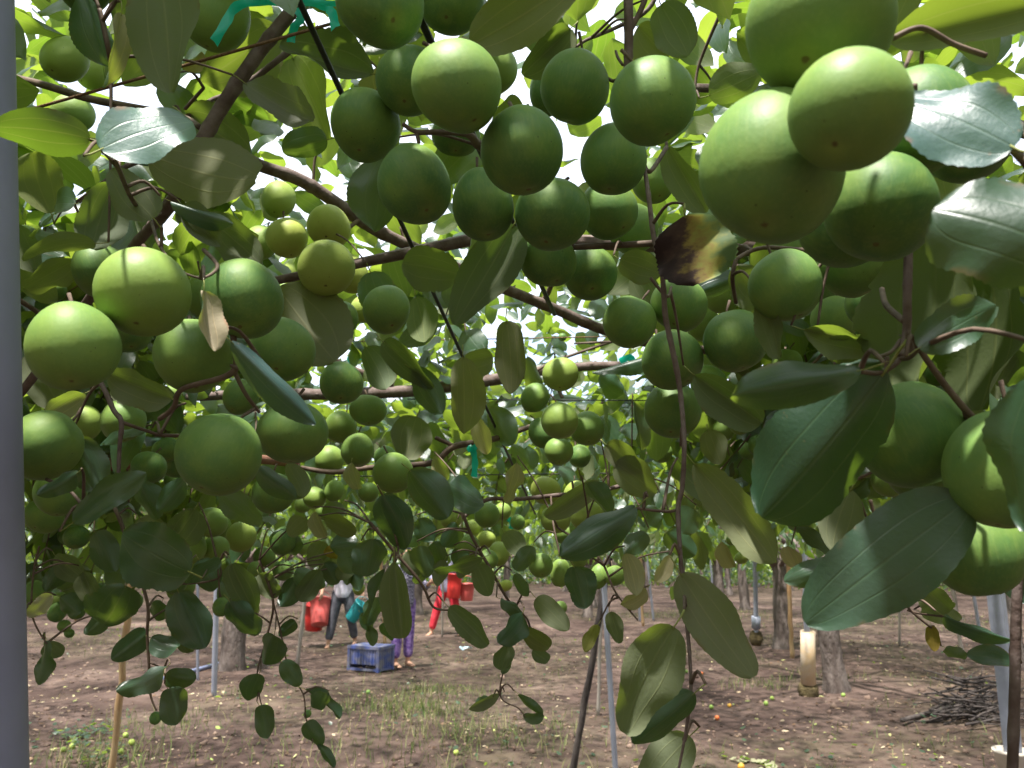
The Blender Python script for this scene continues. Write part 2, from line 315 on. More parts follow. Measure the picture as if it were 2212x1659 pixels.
# low-detail leaf for the leaf masses: 8 triangles
T_V = np.array([(0, 0, 0), (0, .33, -.02), (0, .7, -.06), (0, 1, -.14), (-.30, .30, -.07), (-.24, .68, -.12), (.30, .30, -.07), (.24, .68, -.12)], np.float32)
T_F = np.array([(0, 6, 1), (0, 1, 4), (6, 7, 2), (6, 2, 1), (1, 2, 5), (1, 5, 4), (7, 3, 2), (2, 3, 5)], np.int32)
T_UV = np.array([(0, .5), (.33, .5), (.7, .5), (1, .5), (.3, 0), (.68, 0), (.3, 1), (.68, 1)], np.float32)
def cloud_mesh(name, pos, ax, nrm, length, wid, rnd, mat, TV=T_V, TF=T_F, TUV=T_UV):
    """many little leaves in one mesh"""
    n = len(pos); ax = ax / np.linalg.norm(ax, axis=1, keepdims=True); nrm = nrm - ax * (nrm * ax).sum(1, keepdims=True)
    nrm = nrm / np.maximum(np.linalg.norm(nrm, axis=1, keepdims=True), 1e-6); xx = np.cross(ax, nrm)
    k = len(TV); V = (pos[:, None, :] + xx[:, None, :] * (TV[None, :, 0:1] * wid[:, None, None]) + ax[:, None, :] * (TV[None, :, 1:2] * length[:, None, None]) + nrm[:, None, :] * (TV[None, :, 2:3] * length[:, None, None])).reshape(-1, 3)
    F = (TF[None] + (np.arange(n) * k)[:, None, None]).reshape(-1, TF.shape[1]); nl = TF.shape[1]
    me = bpy.data.meshes.new(name); me.vertices.add(len(V)); me.vertices.foreach_set('co', V.astype(np.float32).ravel())
    me.loops.add(F.size); me.loops.foreach_set('vertex_index', F.ravel().astype(np.int32)); me.polygons.add(len(F))
    me.polygons.foreach_set('loop_start', np.arange(0, F.size, nl, dtype=np.int32)); me.polygons.foreach_set('loop_total', np.full(len(F), nl, np.int32))
    uvl = me.uv_layers.new(name='UVMap'); uvl.data.foreach_set('uv', TUV[np.tile(TF.ravel(), n)].ravel())
    at = me.attributes.new('rnd', 'FLOAT', 'POINT'); at.data.foreach_set('value', np.repeat(rnd, k).astype(np.float32))
    me.polygons.foreach_set('use_smooth', np.ones(len(F), bool)); me.materials.append(mat); me.update(calc_edges=True); return me

def canopy_frames(n, rs, up_tilt=1.35):
    az = rs.uniform(0, 2 * np.pi, n); dr = rs.normal(-0.35, 0.45, n); ax = np.stack([np.cos(az), np.sin(az), dr], 1)
    nr = np.stack([rs.normal(0, up_tilt * .6, n), rs.normal(0, up_tilt * .6, n), np.ones(n)], 1); return ax, nr

# ------------------------------------------------------------------ ground
def axis_coords(lo, hi, fine_lo, fine_hi, st):
    a = list(np.arange(fine_lo, fine_hi, st)); s, x = st, fine_hi
    while x < hi: a.append(x); s *= 1.35; x += s
    a.append(hi); s, x = st, fine_lo - st
    while x > lo: a.insert(0, x); s *= 1.35; x -= s
    a.insert(0, lo); return np.array(a)
def vnoise(x, y, seed, cell):
    rs = np.random.default_rng(seed); tab = rs.random((256, 256)); xi, yi = x / cell, y / cell
    x0, y0 = np.floor(xi).astype(int), np.floor(yi).astype(int); fx, fy = xi - x0, yi - y0; fx = fx * fx * (3 - 2 * fx); fy = fy * fy * (3 - 2 * fy)
    g = lambda a, b: tab[a % 256, b % 256]
    return (g(x0, y0) * (1 - fx) + g(x0 + 1, y0) * fx) * (1 - fy) + (g(x0, y0 + 1) * (1 - fx) + g(x0 + 1, y0 + 1) * fx) * fy
def gz(x, y):
    x = np.asarray(x, float); y = np.asarray(y, float); near = np.clip(1 - (np.hypot(x, y) - 30) / 30, 0, 1)
    return ((vnoise(x, y, 1, 2.3) - .5) * 0.10 + (vnoise(x, y, 2, 0.7) - .5) * 0.05 + (vnoise(x, y, 3, 0.24) - .5) * 0.03) * near
def green(x, y): return np.clip((vnoise(np.asarray(x), np.asarray(y), 9, 2.1) * .6 + vnoise(np.asarray(x), np.asarray(y), 10, .7) * .4 - .42) * 5, 0, 1)
def ground_material():
    t = NT('orchard_soil'); o = t.obj(); a = t.noise(o, 0.8, 7, 0.62); b = t.noise(o, 5.0, 8, 0.7); c = t.noise(o, 38.0, 4, 0.7)
    col = t.ramp(t.math('ADD', t.math('MULTIPLY', a, 0.78), t.math('MULTIPLY', b, 0.22)), [(0.36, (0.040, 0.0265, 0.0225)), (0.47, (0.071, 0.0485, 0.041)), (0.58, (0.122, 0.086, 0.072)), (0.70, (0.22, 0.162, 0.134))])
    col = t.mix(t.math('MULTIPLY', t.step(c, 0.35, 0.75), 0.55), col, (0.34, 0.25, 0.20), 'OVERLAY')
    ga = t.n('ShaderNodeAttribute', attribute_name='green').outputs['Fac']
    col = t.mix(t.math('MULTIPLY', t.math('MULTIPLY', ga, t.step(b, 0.35, 0.65)), 0.14), col, (0.10, 0.125, 0.035))
    ds = t.n('ShaderNodeVectorMath', operation='LENGTH'); t.l(o, ds.inputs[0]); far = t.step(ds.outputs['Value'], 50, 66)
    col = t.mix(far, col, t.mix(a, (0.10, 0.16, 0.035), (0.22, 0.24, 0.08)))
    h = t.math('ADD', t.math('MULTIPLY', b, 1.0), t.math('MULTIPLY', c, 0.45))
    return t.done(t.bsdf(col, 0.95, 0.1, t.bump(h, 0.7, 0.05)))
xs = axis_coords(-400, 400, -9.5, 9.5, 0.11); ys = axis_coords(-400, 600, 4.6, 20, 0.11)
XX, YY = np.meshgrid(xs, ys); ZZ = gz(XX, YY); nx, ny = len(xs), len(ys)
gm = bpy.data.meshes.new('ground'); gv = np.stack([XX, YY, ZZ], -1).reshape(-1, 3)
idx = np.arange(nx * ny).reshape(ny, nx); gf = np.stack([idx[:-1, :-1], idx[:-1, 1:], idx[1:, 1:], idx[1:, :-1]], -1).reshape(-1, 4)
gm.vertices.add(len(gv)); gm.vertices.foreach_set('co', gv.astype(np.float32).ravel()); gm.loops.add(gf.size); gm.loops.foreach_set('vertex_index', gf.ravel().astype(np.int32))
gm.polygons.add(len(gf)); gm.polygons.foreach_set('loop_start', np.arange(0, gf.size, 4, dtype=np.int32)); gm.polygons.foreach_set('loop_total', np.full(len(gf), 4, np.int32))
gm.polygons.foreach_set('use_smooth', np.ones(len(gf), bool)); gat = gm.attributes.new('green', 'FLOAT', 'POINT'); gat.data.foreach_set('value', green(XX, YY).ravel().astype(np.float32))
gm.materials.append(ground_material()); gm.update(calc_edges=True)
tag(mesh_obj('ground', gm), 'brown bare orchard soil under the trees', 'ground', kind='structure')

def wedge(n, rs, d0, d1, margin=1.15, power=1.0):
    """random ground points inside the view, nearer ones more often"""
    d = d0 * (d1 / d0) ** (rs.random(n) ** power); x = rs.uniform(-1, 1, n) * 0.66 * margin * d; return x, d
# litter
rs = np.random.default_rng(21); n = 17000; x, y = wedge(n, rs, 5.2, 24); kp = rs.random(n) < 1.5 * (vnoise(x, y, 41, 1.1) * .6 + vnoise(x, y, 42, .4) * .4) ** 2.6; x, y = x[kp], y[kp]; n = len(x); az = rs.uniform(0, 6.28, n)
pos = np.stack([x, y, gz(x, y) + rs.uniform(.004, .02, n)], 1); ax = np.stack([np.cos(az), np.sin(az), rs.normal(0, .18, n)], 1); nr = np.stack([rs.normal(0, .4, n), rs.normal(0, .4, n), np.ones(n)], 1)
def litter_material():
    t = NT('fallen_leaf'); rn = t.n('ShaderNodeAttribute', attribute_name='rnd').outputs['Fac']
    c = t.ramp(rn, [(0.0, (0.06, 0.035, 0.02)), (0.35, (0.12, 0.07, 0.04)), (0.6, (0.23, 0.16, 0.10)), (0.84, (0.42, 0.34, 0.23)), (0.93, (0.42, 0.42, 0.16)), (1.0, (0.20, 0.27, 0.07))])
    return t.done(t.bsdf(c, 0.8, 0.2))
ll = rs.uniform(.03, .07, n) * np.where(rs.random(n) < .5, .7, 1); me = cloud_mesh('fallen_leaves', pos, ax, nr, ll, ll * rs.uniform(.5, .9, n), rs.random(n), litter_material())
tag(mesh_obj('fallen_leaves', me), 'dry beige and brown leaves littering the orchard soil', 'leaf litter', kind='stuff')
# clods
O_V = np.array([(1, 0, 0), (-1, 0, 0), (0, 1, 0), (0, -1, 0), (0, 0, 1), (0, 0, -.5), (.6, .6, .5), (-.6, .5, .45)], np.float32)
O_F = np.array([(0, 6, 4), (6, 2, 4), (2, 7, 4), (7, 1, 4), (1, 3, 4), (3, 0, 4), (0, 2, 6), (2, 1, 7), (0, 3, 5), (3, 1, 5), (1, 2, 5), (2, 0, 5)], np.int32)
n = 3600; x, y = wedge(n, rs, 5.2, 16); pos = np.stack([x, y, gz(x, y)], 1); az = rs.uniform(0, 6.28, n); s = rs.lognormal(-4.35, .45, n)
ax = np.stack([np.cos(az), np.sin(az), rs.normal(0, .3, n)], 1); nr = np.stack([rs.normal(0, .4, n), rs.normal(0, .4, n), np.ones(n)], 1)
CLOD = simple('soil_clod', (0.09, 0.058, 0.045), (0.22, 0.155, 0.12), 3, 0.95, 0.1, 0.6, 40)
tag(mesh_obj('soil_clods', cloud_mesh('soil_clods', pos, ax, nr, s, s * rs.uniform(.6, 1.1, n), rs.random(n), CLOD, O_V, O_F, O_V[:, :2].copy())), 'small crumbs and clods of brown soil', 'soil clods', kind='stuff')
# grass and weeds
n = 13000; x, y = wedge(n, rs, 5.2, 26, power=1.0); gk = green(x, y) * np.where(vnoise(x, y, 14, .33) > .52, 1, .12); keep = rs.random(n) < gk * 0.75; x, y = x[keep], y[keep]
cl = [(905, 1540, .75, 1500), (960, 1500, .6, 700), (1420, 1330, 1.5, 900), (330, 1580, .8, 500), (240, 1640, .6, 700), (1640, 1480, .5, 350), (700, 1640, 1.0, 500), (1560, 1330, 1.8, 900), (1000, 1600, .9, 900), (620, 1330, 2.2, 900), (2020, 1345, 2.0, 700), (1790, 1470, .5, 250), (330, 1375, 1.6, 500)]
for px, py, rad, k in cl:
    k = int(k * .5); g = G(px, py); r_ = rad * 1.25 * np.sqrt(rs.random(k)) * rs.random(k) ** .4; a_ = rs.uniform(0, 6.28, k); x = np.append(x, g.x + r_ * np.cos(a_)); y = np.append(y, g.y + r_ * np.sin(a_) * .8)
n = len(x); pos = np.stack([x, y, gz(x, y) - .005], 1); az = rs.uniform(0, 6.28, n); ln = rs.uniform(.05, .17, n) * (0.6 + .7 * vnoise(x, y, 15, .5)); le = rs.uniform(.15, .95, n)
ax = np.stack([np.cos(az) * le, np.sin(az) * le, np.ones(n)], 1); nr = np.stack([-np.cos(az), -np.sin(az), le], 1)
B_V = np.array([(-.5, 0, 0), (.5, 0, 0), (-.35, .55, .03), (.35, .55, .03), (0, 1, -.12)], np.float32); B_F = np.array([(0, 1, 3), (0, 3, 2), (2, 3, 4)], np.int32)
def grass_material():
    t = NT('grass_blade'); rn = t.n('ShaderNodeAttribute', attribute_name='rnd').outputs['Fac']
    c = t.ramp(rn, [(0.0, (0.055, 0.10, 0.02)), (0.45, (0.11, 0.17, 0.035)), (0.75, (0.20, 0.21, 0.07)), (1.0, (0.34, 0.29, 0.14))]); b = t.bsdf(c, 0.6, 0.3)
    tb = t.n('ShaderNodeBsdfTranslucent'); t.l(c, tb.inputs[0]); mx = t.n('ShaderNodeMixShader'); mx.inputs[0].default_value = 0.35; t.l(b, mx.inputs[1]); t.l(tb.outputs[0], mx.inputs[2]); return t.done(mx.outputs[0])
tag(mesh_obj('grass', cloud_mesh('grass', pos, ax, nr, ln, np.full(n, .006), rs.random(n), grass_material(), B_V, B_F, B_V[:, :2].copy())), 'thin patchy grass and weeds growing on the orchard soil', 'grass', kind='stuff')
# broad-leaved weeds
n = 900; x, y = wedge(n, rs, 5.4, 20); kp = green(x, y) > .3; x, y = x[kp], y[kp]; g = G(590 * .336, 1102 + 1430 * .336); 
for px, py, k, rad in [(190, 1600, 130, .35), (215, 1640, 50, .25), (540, 1440, 60, .5), (290, 1365, 60, .8)]:
    g = G(px, py); x = np.append(x, g.x + rs.normal(0, rad * .5, k)); y = np.append(y, g.y + rs.normal(0, rad * .5, k))
n = len(x); az = rs.uniform(0, 6.28, n); pos = np.stack([x, y, gz(x, y) + rs.uniform(.01, .10, n)], 1); ax = np.stack([np.cos(az), np.sin(az), rs.uniform(-.2, .7, n)], 1); nr = np.stack([rs.normal(0, .4, n), rs.normal(0, .4, n), np.ones(n)], 1)
ln = rs.uniform(.03, .065, n); tag(mesh_obj('weeds', cloud_mesh('weeds', pos, ax, nr, ln, ln * 1.1, rs.random(n), LEAFMASS)), 'low broad-leaved green weeds scattered over the soil', 'weeds', kind='stuff')

# far field edge: a low belt of bushes beyond the orchard
n = 34000; a_ = rs.uniform(-.8, .8, n); r_ = rs.normal(40, 3.0, n); hgt = .7 + 1.2 * vnoise(a_ * 60 + 100, a_ * 0 + 3, 31, 3.5); z_ = rs.random(n) ** .8 * hgt
pos = np.stack([np.sin(a_) * r_, np.cos(a_) * r_, z_], 1); ax = rs.normal(0, 1, (n, 3)); nr = rs.normal(0, 1, (n, 3)) + np.array([0, -.6, .8]); ln = rs.uniform(.12, .26, n)
tag(mesh_obj('far_thicket', cloud_mesh('far_thicket', pos, ax, nr, ln, ln, rs.random(n), LEAFMASS)), 'belt of weedy bushes among the far orchard rows', 'thicket', kind='stuff')

# ------------------------------------------------------------------ trees
TILE = 4.4
def crown_mesh(seed, n, half=2.35):
    r = np.random.default_rng(seed); x = r.uniform(-half, half, n); y = r.uniform(-half, half, n)
    kp = r.random(n) < .35 + 1.1 * vnoise(x + 40, y + 40, seed, .55); x, y = x[kp], y[kp]; m = len(x)
    base = 1.74 + .22 * vnoise(x + 9, y + 9, seed + 5, .9); z = base + r.gamma(1.6, .17, m) - .08; low = r.random(m) < .20; z[low] = base[low] - r.uniform(0, .36, low.sum()) * (.35 + .9 * vnoise(x[low] + 77, y[low] + 77, seed + 8, .45))
    ax, nr = canopy_frames(m, r); ax[low, 2] -= 1.0; ln = r.uniform(.06, .10, m)
    return cloud_mesh('crown', np.stack([x, y, z], 1), ax, nr, ln, ln * r.uniform(.85, 1.1, m), r.random(m), LEAFMASS)
CROWNS = [crown_mesh(50 + k, 6300) for k in range(3)]
def limb_mesh(seed):
    r = random.Random(seed); mb = MB()
    for k in range(7):
        a = k * 0.9 + r.uniform(-.3, .3); p = Vector((0, 0, 1.25)); pts = [p]; L = r.uniform(1.5, 2.6)
        for i in range(1, 7):
            t = i / 6; a += r.uniform(-.18, .18); pts.append(Vector((math.cos(a) * L * t, math.sin(a) * L * t, 1.25 + .68 * (1 - (1 - t) ** 2.4) + r.uniform(-.03, .03))))
        q, rr = spline(pts, [.045 * (1 - .75 * i / 6) for i in range(7)], 3); mb.tube(q, rr, 6)
        for i in (3, 4, 5, 6):
            b = a + r.choice((-1, 1)) * r.uniform(.5, 1.2); e = pts[i] + Vector((math.cos(b), math.sin(b), r.uniform(-.15, .25))) * r.uniform(.5, 1.0)
            mb.tube([pts[i], pts[i].lerp(e, .5) + Vector((0, 0, .05)), e], [.012, .009, .004], 5)
    return mb.mesh('limb', BARK)
LIMBS = [limb_mesh(70 + k) for k in range(3)]
def trunk_mesh(seed, r0):
    r = random.Random(seed); pts, rad = [], []; lean = (r.uniform(-.06, .06), r.uniform(-.06, .06))
    for i in range(14):
        t = i / 13; z = -.1 + 1.48 * t; pts.append((lean[0] * t + .02 * math.sin(5 * t + seed), lean[1] * t, z)); rad.append(r0 * (1 + .30 * math.exp(-max(z, 0) * 8) - .12 * t + .06 * math.sin(9 * t + seed)))
    mb = MB(); mb.tube(pts, rad, 14, jitter=.05, rng=r)
    e = Vector(pts[-1])
    for k in range(2):
        a = r.uniform(0, 6.28); mb.tube([e - Vector((0, 0, .3)), e + Vector((math.cos(a) * .15, math.sin(a) * .15, .12)), e + Vector((math.cos(a) * .5, math.sin(a) * .5, .42))], [r0 * .6, r0 * .5, r0 * .3], 8)
    return mb.mesh('trunk', TRUNK)
TRUNKS = [trunk_mesh(90 + k, .108 + .012 * k) for k in range(3)]
TREES = []
def tree(x, y, label, group=None, k=0, scale_trunk=1.0, crown=True):
    z = float(gz(x, y)); o = tag(empty('jujube_tree', (x, y, z)), label, 'tree', group); b = Matrix.Translation((x, y, z))
    rz = Matrix.Rotation(math.pi / 2 * (k % 4), 4, 'Z')
    mesh_obj('trunk', TRUNKS[k % 3], o, b @ rz @ Matrix.Diagonal((scale_trunk, scale_trunk, 1, 1))); mesh_obj('limb', LIMBS[(k + 1) % 3], o, b @ rz)
    if crown:
        c = mesh_obj('crown', CROWNS[k % 3], o, b @ rz); c['kind'] = 'stuff'
    TREES.append((o, x, y)); return o
vis = [((1806, 1494), 'thick grey brown trunk beside the cream sleeved post, branches spreading overhead', 1.15), ((1690, 1402), 'grey brown tree trunk standing between the orange stake and the concrete footing', 1.15),
       ((1608, 1316), 'pinkish brown trunk of a tree farther back behind the slim grey pole', 1.0), ((1576, 1285), 'dark leaning tree trunk in the far row beside the thin poles', .9),
       ((2192, 1440), 'brown tree trunk at the edge of the picture behind the square steel post', 1.5), ((502, 1446), 'short grey trunk seen under the leaves near the blue pipe', 1.2),
       ((1270, 1335), 'tree in the far row behind the teal ribbons and the hanging fruit', 1.0), ((900, 1330), 'tree trunk in shade behind the pickers', 1.2), ((128, 1330), 'far tree trunk behind the leaning bamboo stake', 1.0)]
for i, (px, lab, sc_) in enumerate(vis):
    g = G(*px); tree(g.x, g.y, lab, None, i, sc_)
k = 20
for j in range(0, 13):
    for i in range(-8, 9):
        x, y = i * TILE + RNG.uniform(-.3, .3) + (2.2 if j % 2 else 0), 1.2 + j * TILE + RNG.uniform(-.3, .3)
        if abs(x) < 4.2 and y < 4.2: continue
        if abs(x) > .75 * y + 9: continue
        if any(math.hypot(x - a, y - b) < 2.3 for _, a, b in TREES): continue
        k += 1
        if 0 < y < 17 and abs(x) < .68 * y + .3:      # no trunk in the open ground in view: the crown belongs to the nearest tree
            o, a, b = min(TREES[:9], key=lambda t: (t[1] - x) ** 2 + (t[2] - y) ** 2)
            c = mesh_obj('crown', CROWNS[k % 3], o, Matrix.Translation((x, y, 0)) @ Matrix.Rotation(math.pi / 2 * (k % 4), 4, 'Z')); c['kind'] = 'stuff'
            continue
        tree(x, y, 'jujube tree of the orchard rows merging into the shared leafy roof', 'trees of the orchard rows', k)

# the tree whose crown spreads over the camera (its trunk stands behind)
near = tag(empty('jujube_tree', (1.5, -1.0, 0)), 'tree whose leafy roof closes the top of the view above the near fruit', 'tree')
mesh_obj('trunk', TRUNKS[1], near, Matrix.Translation((1.5, -1.0, 0))); mesh_obj('limb', LIMBS[0], near, Matrix.Translation((1.5, -1.0, 0)))
TREES.append((near, 1.5, -1.0))
# hanging leafy shoots (parts of the trees) with leaves of their own
SHOOT_TIPS = []; SINGLE = [0]
def template(me):
    tv = np.zeros(len(me.vertices) * 3, np.float32); me.vertices.foreach_get('co', tv); pf = [f for f in me.polygons if f.material_index == 0]
    tf = np.array([q for f in pf for q in ((f.vertices[0], f.vertices[1], f.vertices[2]), (f.vertices[0], f.vertices[2], f.vertices[3]))], np.int32); tu = np.zeros((len(me.vertices), 2), np.float32)
    for l_ in me.loops: tu[l_.vertex_index] = me.uv_layers[0].data[l_.index].uv
    return tv.reshape(-1, 3), tf, tu
TMPL = [template(m) for m in MID]
def nearest_tree(x, y): return min(TREES, key=lambda t: (t[1] - x) ** 2 + (t[2] - y) ** 2)[0]
rr_ = random.Random(5)
def shoot(top, bottom, nl, r0=.0035, lmin=.055, lmax=.085, meshes=MID):
    par = nearest_tree(top.x, top.y); mid = top.lerp(bottom, .5) + Vector((rr_.uniform(-.06, .06), rr_.uniform(-.06, .06), .03))
    pts, rad = spline([top, mid, bottom], [r0, r0 * .8, r0 * .35], 5); mb = MB(); mb.tube(pts, rad, 5); sh = mb.build('shoot', TWIG, par)
    single = depth_of(bottom) < 1.45 and SINGLE[0] < 290; rows = []
    for i in range(nl):
        t = (i + .5) / nl; p = pts[min(int(t * (len(pts) - 1)), len(pts) - 1)]; a = rr_.uniform(0, 6.28)
        axd = Vector((math.cos(a), math.sin(a), rr_.uniform(-1.5, -.1))).normalized(); nz_ = Vector((rr_.gauss(0, .6), rr_.gauss(-.3, .6), 1)); nz_ = (nz_ - axd * nz_.dot(axd)).normalized(); xx_ = axd.cross(nz_); L = rr_.uniform(lmin, lmax)
        if single:
            m = Matrix.Translation(p) @ Matrix((xx_, axd, nz_)).transposed().to_4x4() @ Matrix.Diagonal((L * rr_.uniform(.9, 1.15), L, L, 1)); SINGLE[0] += 1
            lf = mesh_obj('leaf', rr_.choice(meshes), sh, m); g_ = rr_.uniform(.8, 1.15); lf.color = (g_ * rr_.uniform(.9, 1.15), g_, g_ * rr_.uniform(.8, 1.1), 1)
        else: rows.append((p, axd, nz_, L))
    if rows:
        A = lambda k: np.array([tuple(q[k]) for q in rows], np.float32); ll_ = np.array([q[3] for q in rows], np.float32)
        f_ = mesh_obj('foliage', cloud_mesh('foliage', A(0), A(1), A(2), ll_, ll_ * rr_.uniform(.9, 1.1), np.array([rr_.random() for _ in rows]), LEAFMASS, *rr_.choice(TMPL)), sh); f_['kind'] = 'stuff'
    SHOOT_TIPS.append((bottom, par))
# ------------------------------------------------------------------ posts, poles, sticks
def pole(name, label, cat, base_px, top_px, wid_px, mat, top_z=1.98, group=None, square=False, knots=0, extra=None, base_pt=None, cutz=None):
    b = base_pt or G(*base_px); d = depth_of(b); t_ = P(*top_px, d); dr = (t_ - b).normalized(); L = (top_z - b.z) / max(dr.z, .05); b0 = b - dr * .06; e = b + dr * L
    r_ = wid_px * d / FPX / 2; mb = MB(); N = 14
    if square:
        mb.tube([b0, e], [r_ * 1.35] * 2, 4)
    else:
        pts = [b0.lerp(e, i / N) for i in range(N + 1)]
        rad = [r_ * (1 + (0.14 if knots and i % 3 == 1 else 0)) for i in range(N + 1)]
        if knots: pts = [p + Vector((RNG.uniform(-1, 1), RNG.uniform(-1, 1), 0)) * r_ * .3 for p in pts]
        mb.tube(pts, rad, 10)
    o = mb.build(name, mat, None, smooth=not square); tag(o, label, cat, group); return o, b, dr, r_
# close post at the picture's edge
p0, p1 = P(-56, 0, .55), P(-24, 1659, .55); dr = (p1 - p0).normalized(); e0 = p0 - dr * ((2.15 - p0.z) / -dr.z if dr.z else .5); e1 = p0 + dr * ((0 - p0.z) / dr.z)
e0 = p0 + dr * ((2.2 - p0.z) / dr.z); mb = MB(); mb.tube([e0.lerp(e1, i / 10) for i in range(11)], .0243, 28)
tag(mb.build('metal_post', POSTGREY), 'smooth grey blue metal post close to the camera at the picture edge', 'post')

o, b, dr, r_ = pole('steel_post', 'broad square galvanised post standing in a cream pot beside the brushwood', 'post', (2197, 1700), (2152, 1290), 30, STEEL, square=True)
mb = MB(); m = Matrix.Translation((b.x, b.y, float(gz(b.x, b.y)) - .02)); mb.lathe([(.0, 0), (.085, 0), (.115, .22), (.125, .225), (.125, .245), (.11, .245), (.10, .20), (.0, .20)], 22, m)
tag(mb.build('planting_pot', CREAMPOT), 'cream plastic pot of concrete around the foot of the square steel post', 'pot')
o, b, dr, r_ = pole('support_pole', 'slim steel pole rising out of a cream plastic sleeve', 'pole', (1747, 1504), (1742, 1330), 12, STEEL)
d = depth_of(b); s0, s1 = P(1746, 1476, d), P(1745, 1364, d); mb = MB(); rr = 15.5 * d / FPX; mb.tube([s0, s0.lerp(s1, .5), s1], rr, 18)
mb.tube([s1 + (s1 - s0).normalized() * .001, s1 + (s1 - s0).normalized() * .004], rr * .8, 18)
tag(mb.build('pipe_sleeve', SLEEVE), 'stained cream plastic pipe sleeve around the pole by the trunk', 'pipe')
def rock(name, c, rx, ry, rz, mat, label, cat, seed):
    r = random.Random(seed); mb = MB(); vs, fs = [], []; n, m = 14, 8
    for i in range(m + 1):
        t = math.pi * i / m
        for k in range(n):
            a = 2 * math.pi * k / n; q = .8 + .2 * abs(math.cos(2 * a)) ** .5 + r.uniform(-.06, .06); vs.append((c[0] + rx * q * math.sin(t) ** .55 * math.cos(a), c[1] + ry * q * math.sin(t) ** .55 * math.sin(a), c[2] + rz * math.cos(t) * (1 + r.uniform(-.08, .08))))
    for i in range(m):
        for k in range(n): fs.append((i * n + k, i * n + (k + 1) % n, (i + 1) * n + (k + 1) % n, (i + 1) * n + k))
    mb.add(vs, fs); return tag(mb.build(name, mat), label, cat)
rock('footing_block', (b.x, b.y, .055), .115, .11, .105, BLOCK, 'rough mossy concrete footing under the cream sleeve', 'footing', 1)
o, b, dr, r_ = pole('support_pole', 'slim grey pole set in a dark footing block between two trunks', 'pole', (1634, 1392), (1631, 1220), 10, STEEL); d = depth_of(b)
rock('footing_block', (b.x, b.y, .10), .115, .11, .13, BLOCK, 'dark bucket shaped concrete footing of the slim pole between two trunks', 'footing', 2)
mb = MB(); mb.tube([P(1633, 1357, d), P(1633, 1332, d)], 9.5 * d / FPX, 12); tag(mb.build('pipe_sleeve', STEEL), 'short grey collar on the slim pole above its dark footing', 'pipe')
for lab, bp, tp, w, mat, kn in [
    ('thin pale blue pole in the middle of the ground, beside the dark stick', (1331, 1690), (1306, 1283), 12, STEEL, 0),
    ('thin grey bamboo stake standing just left of the thin blue pole', (1291, 1548), (1297, 1370), 7, GREYSTICK, 1),
    ('grey bamboo stake leaning beside the red baskets', (643, 1440), (660, 1277), 8, GREYSTICK, 1),
    ('short grey steel pole between the hanging leaves and the blue pipe', (462, 1508), (465, 1390), 12, STEEL, 0),
    ('very thin blue pole near the short grey trunk', (427, 1476), (427, 1440), 6, STEEL, 0),
    ('orange bamboo stake beside the grey brown trunk and the concrete footing', (1711, 1422), (1704, 1263), 9, BAMBOO, 1),
    ('orange bamboo leaning close by the bottom corner with the fallen fruit', (238, 1690), (275, 1350), 14, BAMBOO, 1),
    ('dark weathered stick leaning over the thin blue pole', (1236, 1680), (1291, 1352), 14, OLDSTICK, 1),
    ('far thin pole behind the pale curled leaf', (1412, 1343), (1403, 1256), 5, STEEL, 0), ('far thin pole beside the orange stake behind the curled leaf', (1383, 1345), (1380, 1256), 6, STEEL, 0),
    ('far orange stake behind the pale curled leaf', (1389, 1352), (1386, 1270), 6, BAMBOO, 1),
    ('thin blue pole standing beside the square steel post, farther back', (2122, 1398), (2104, 1290), 7, STEEL, 0),
    ('short thin stake in the open ground beyond the big dark leaf', (1943, 1391), (1943, 1337), 5, GREYSTICK, 0),
    ('thin dark pole far back near the leaning dark trunk', (1541, 1283), (1536, 1230), 4, STEEL, 0), ('thin pale pole far back, next to the leaning dark trunk', (1556, 1290), (1551, 1230), 5, STEEL, 0),
    ('far thin pole beyond the pinkish trunk', (1640, 1268), (1638, 1220), 4, STEEL, 0), ('far orange stake behind the purple trousers', (832, 1395), (828, 1310), 6, BAMBOO, 1),
    ('orange stake far back beyond the bush of left hanging leaves', (165, 1340), (160, 1262), 6, BAMBOO, 1), ('bent grey stake near the square steel post', (2080, 1425), (2062, 1290), 8, GREYSTICK, 1),
    ('thin stake in front of the red trousers', (955, 1378), (957, 1240), 4, GREYSTICK, 1), ('thin stake beyond the blue crate', (803, 1395), (806, 1330), 5, GREYSTICK, 1)]:
    pole('support_pole' if mat is STEEL else 'stake', lab, 'pole' if mat is STEEL else 'stake', bp, tp, w, mat, knots=kn)
# pipe lying on the ground, plastic scrap
a, b = G(339, 1470, .03), G(484, 1431, .03); mb = MB(); mb.tube([a, a.lerp(b, .5), b], .028, 12); tag(mb.build('ground_pipe', BLUEPIPE), 'blue grey plastic pipe lying on the soil', 'pipe')
a = G(1005, 1402, .03); mb = MB(); vs = [(a.x + i * .045 - .09 + RNG.uniform(-.01, .01), a.y + j * .05 - .05, a.z + RNG.uniform(-.02, .04)) for j in range(4) for i in range(5)]
mb.add(vs, [(j * 5 + i, j * 5 + i + 1, j * 5 + i + 6, j * 5 + i + 5) for j in range(3) for i in range(4)]); tag(mb.build('plastic_scrap', PALEBLUE), 'pale blue scrap of plastic on the soil behind the red trousers', 'plastic scrap')
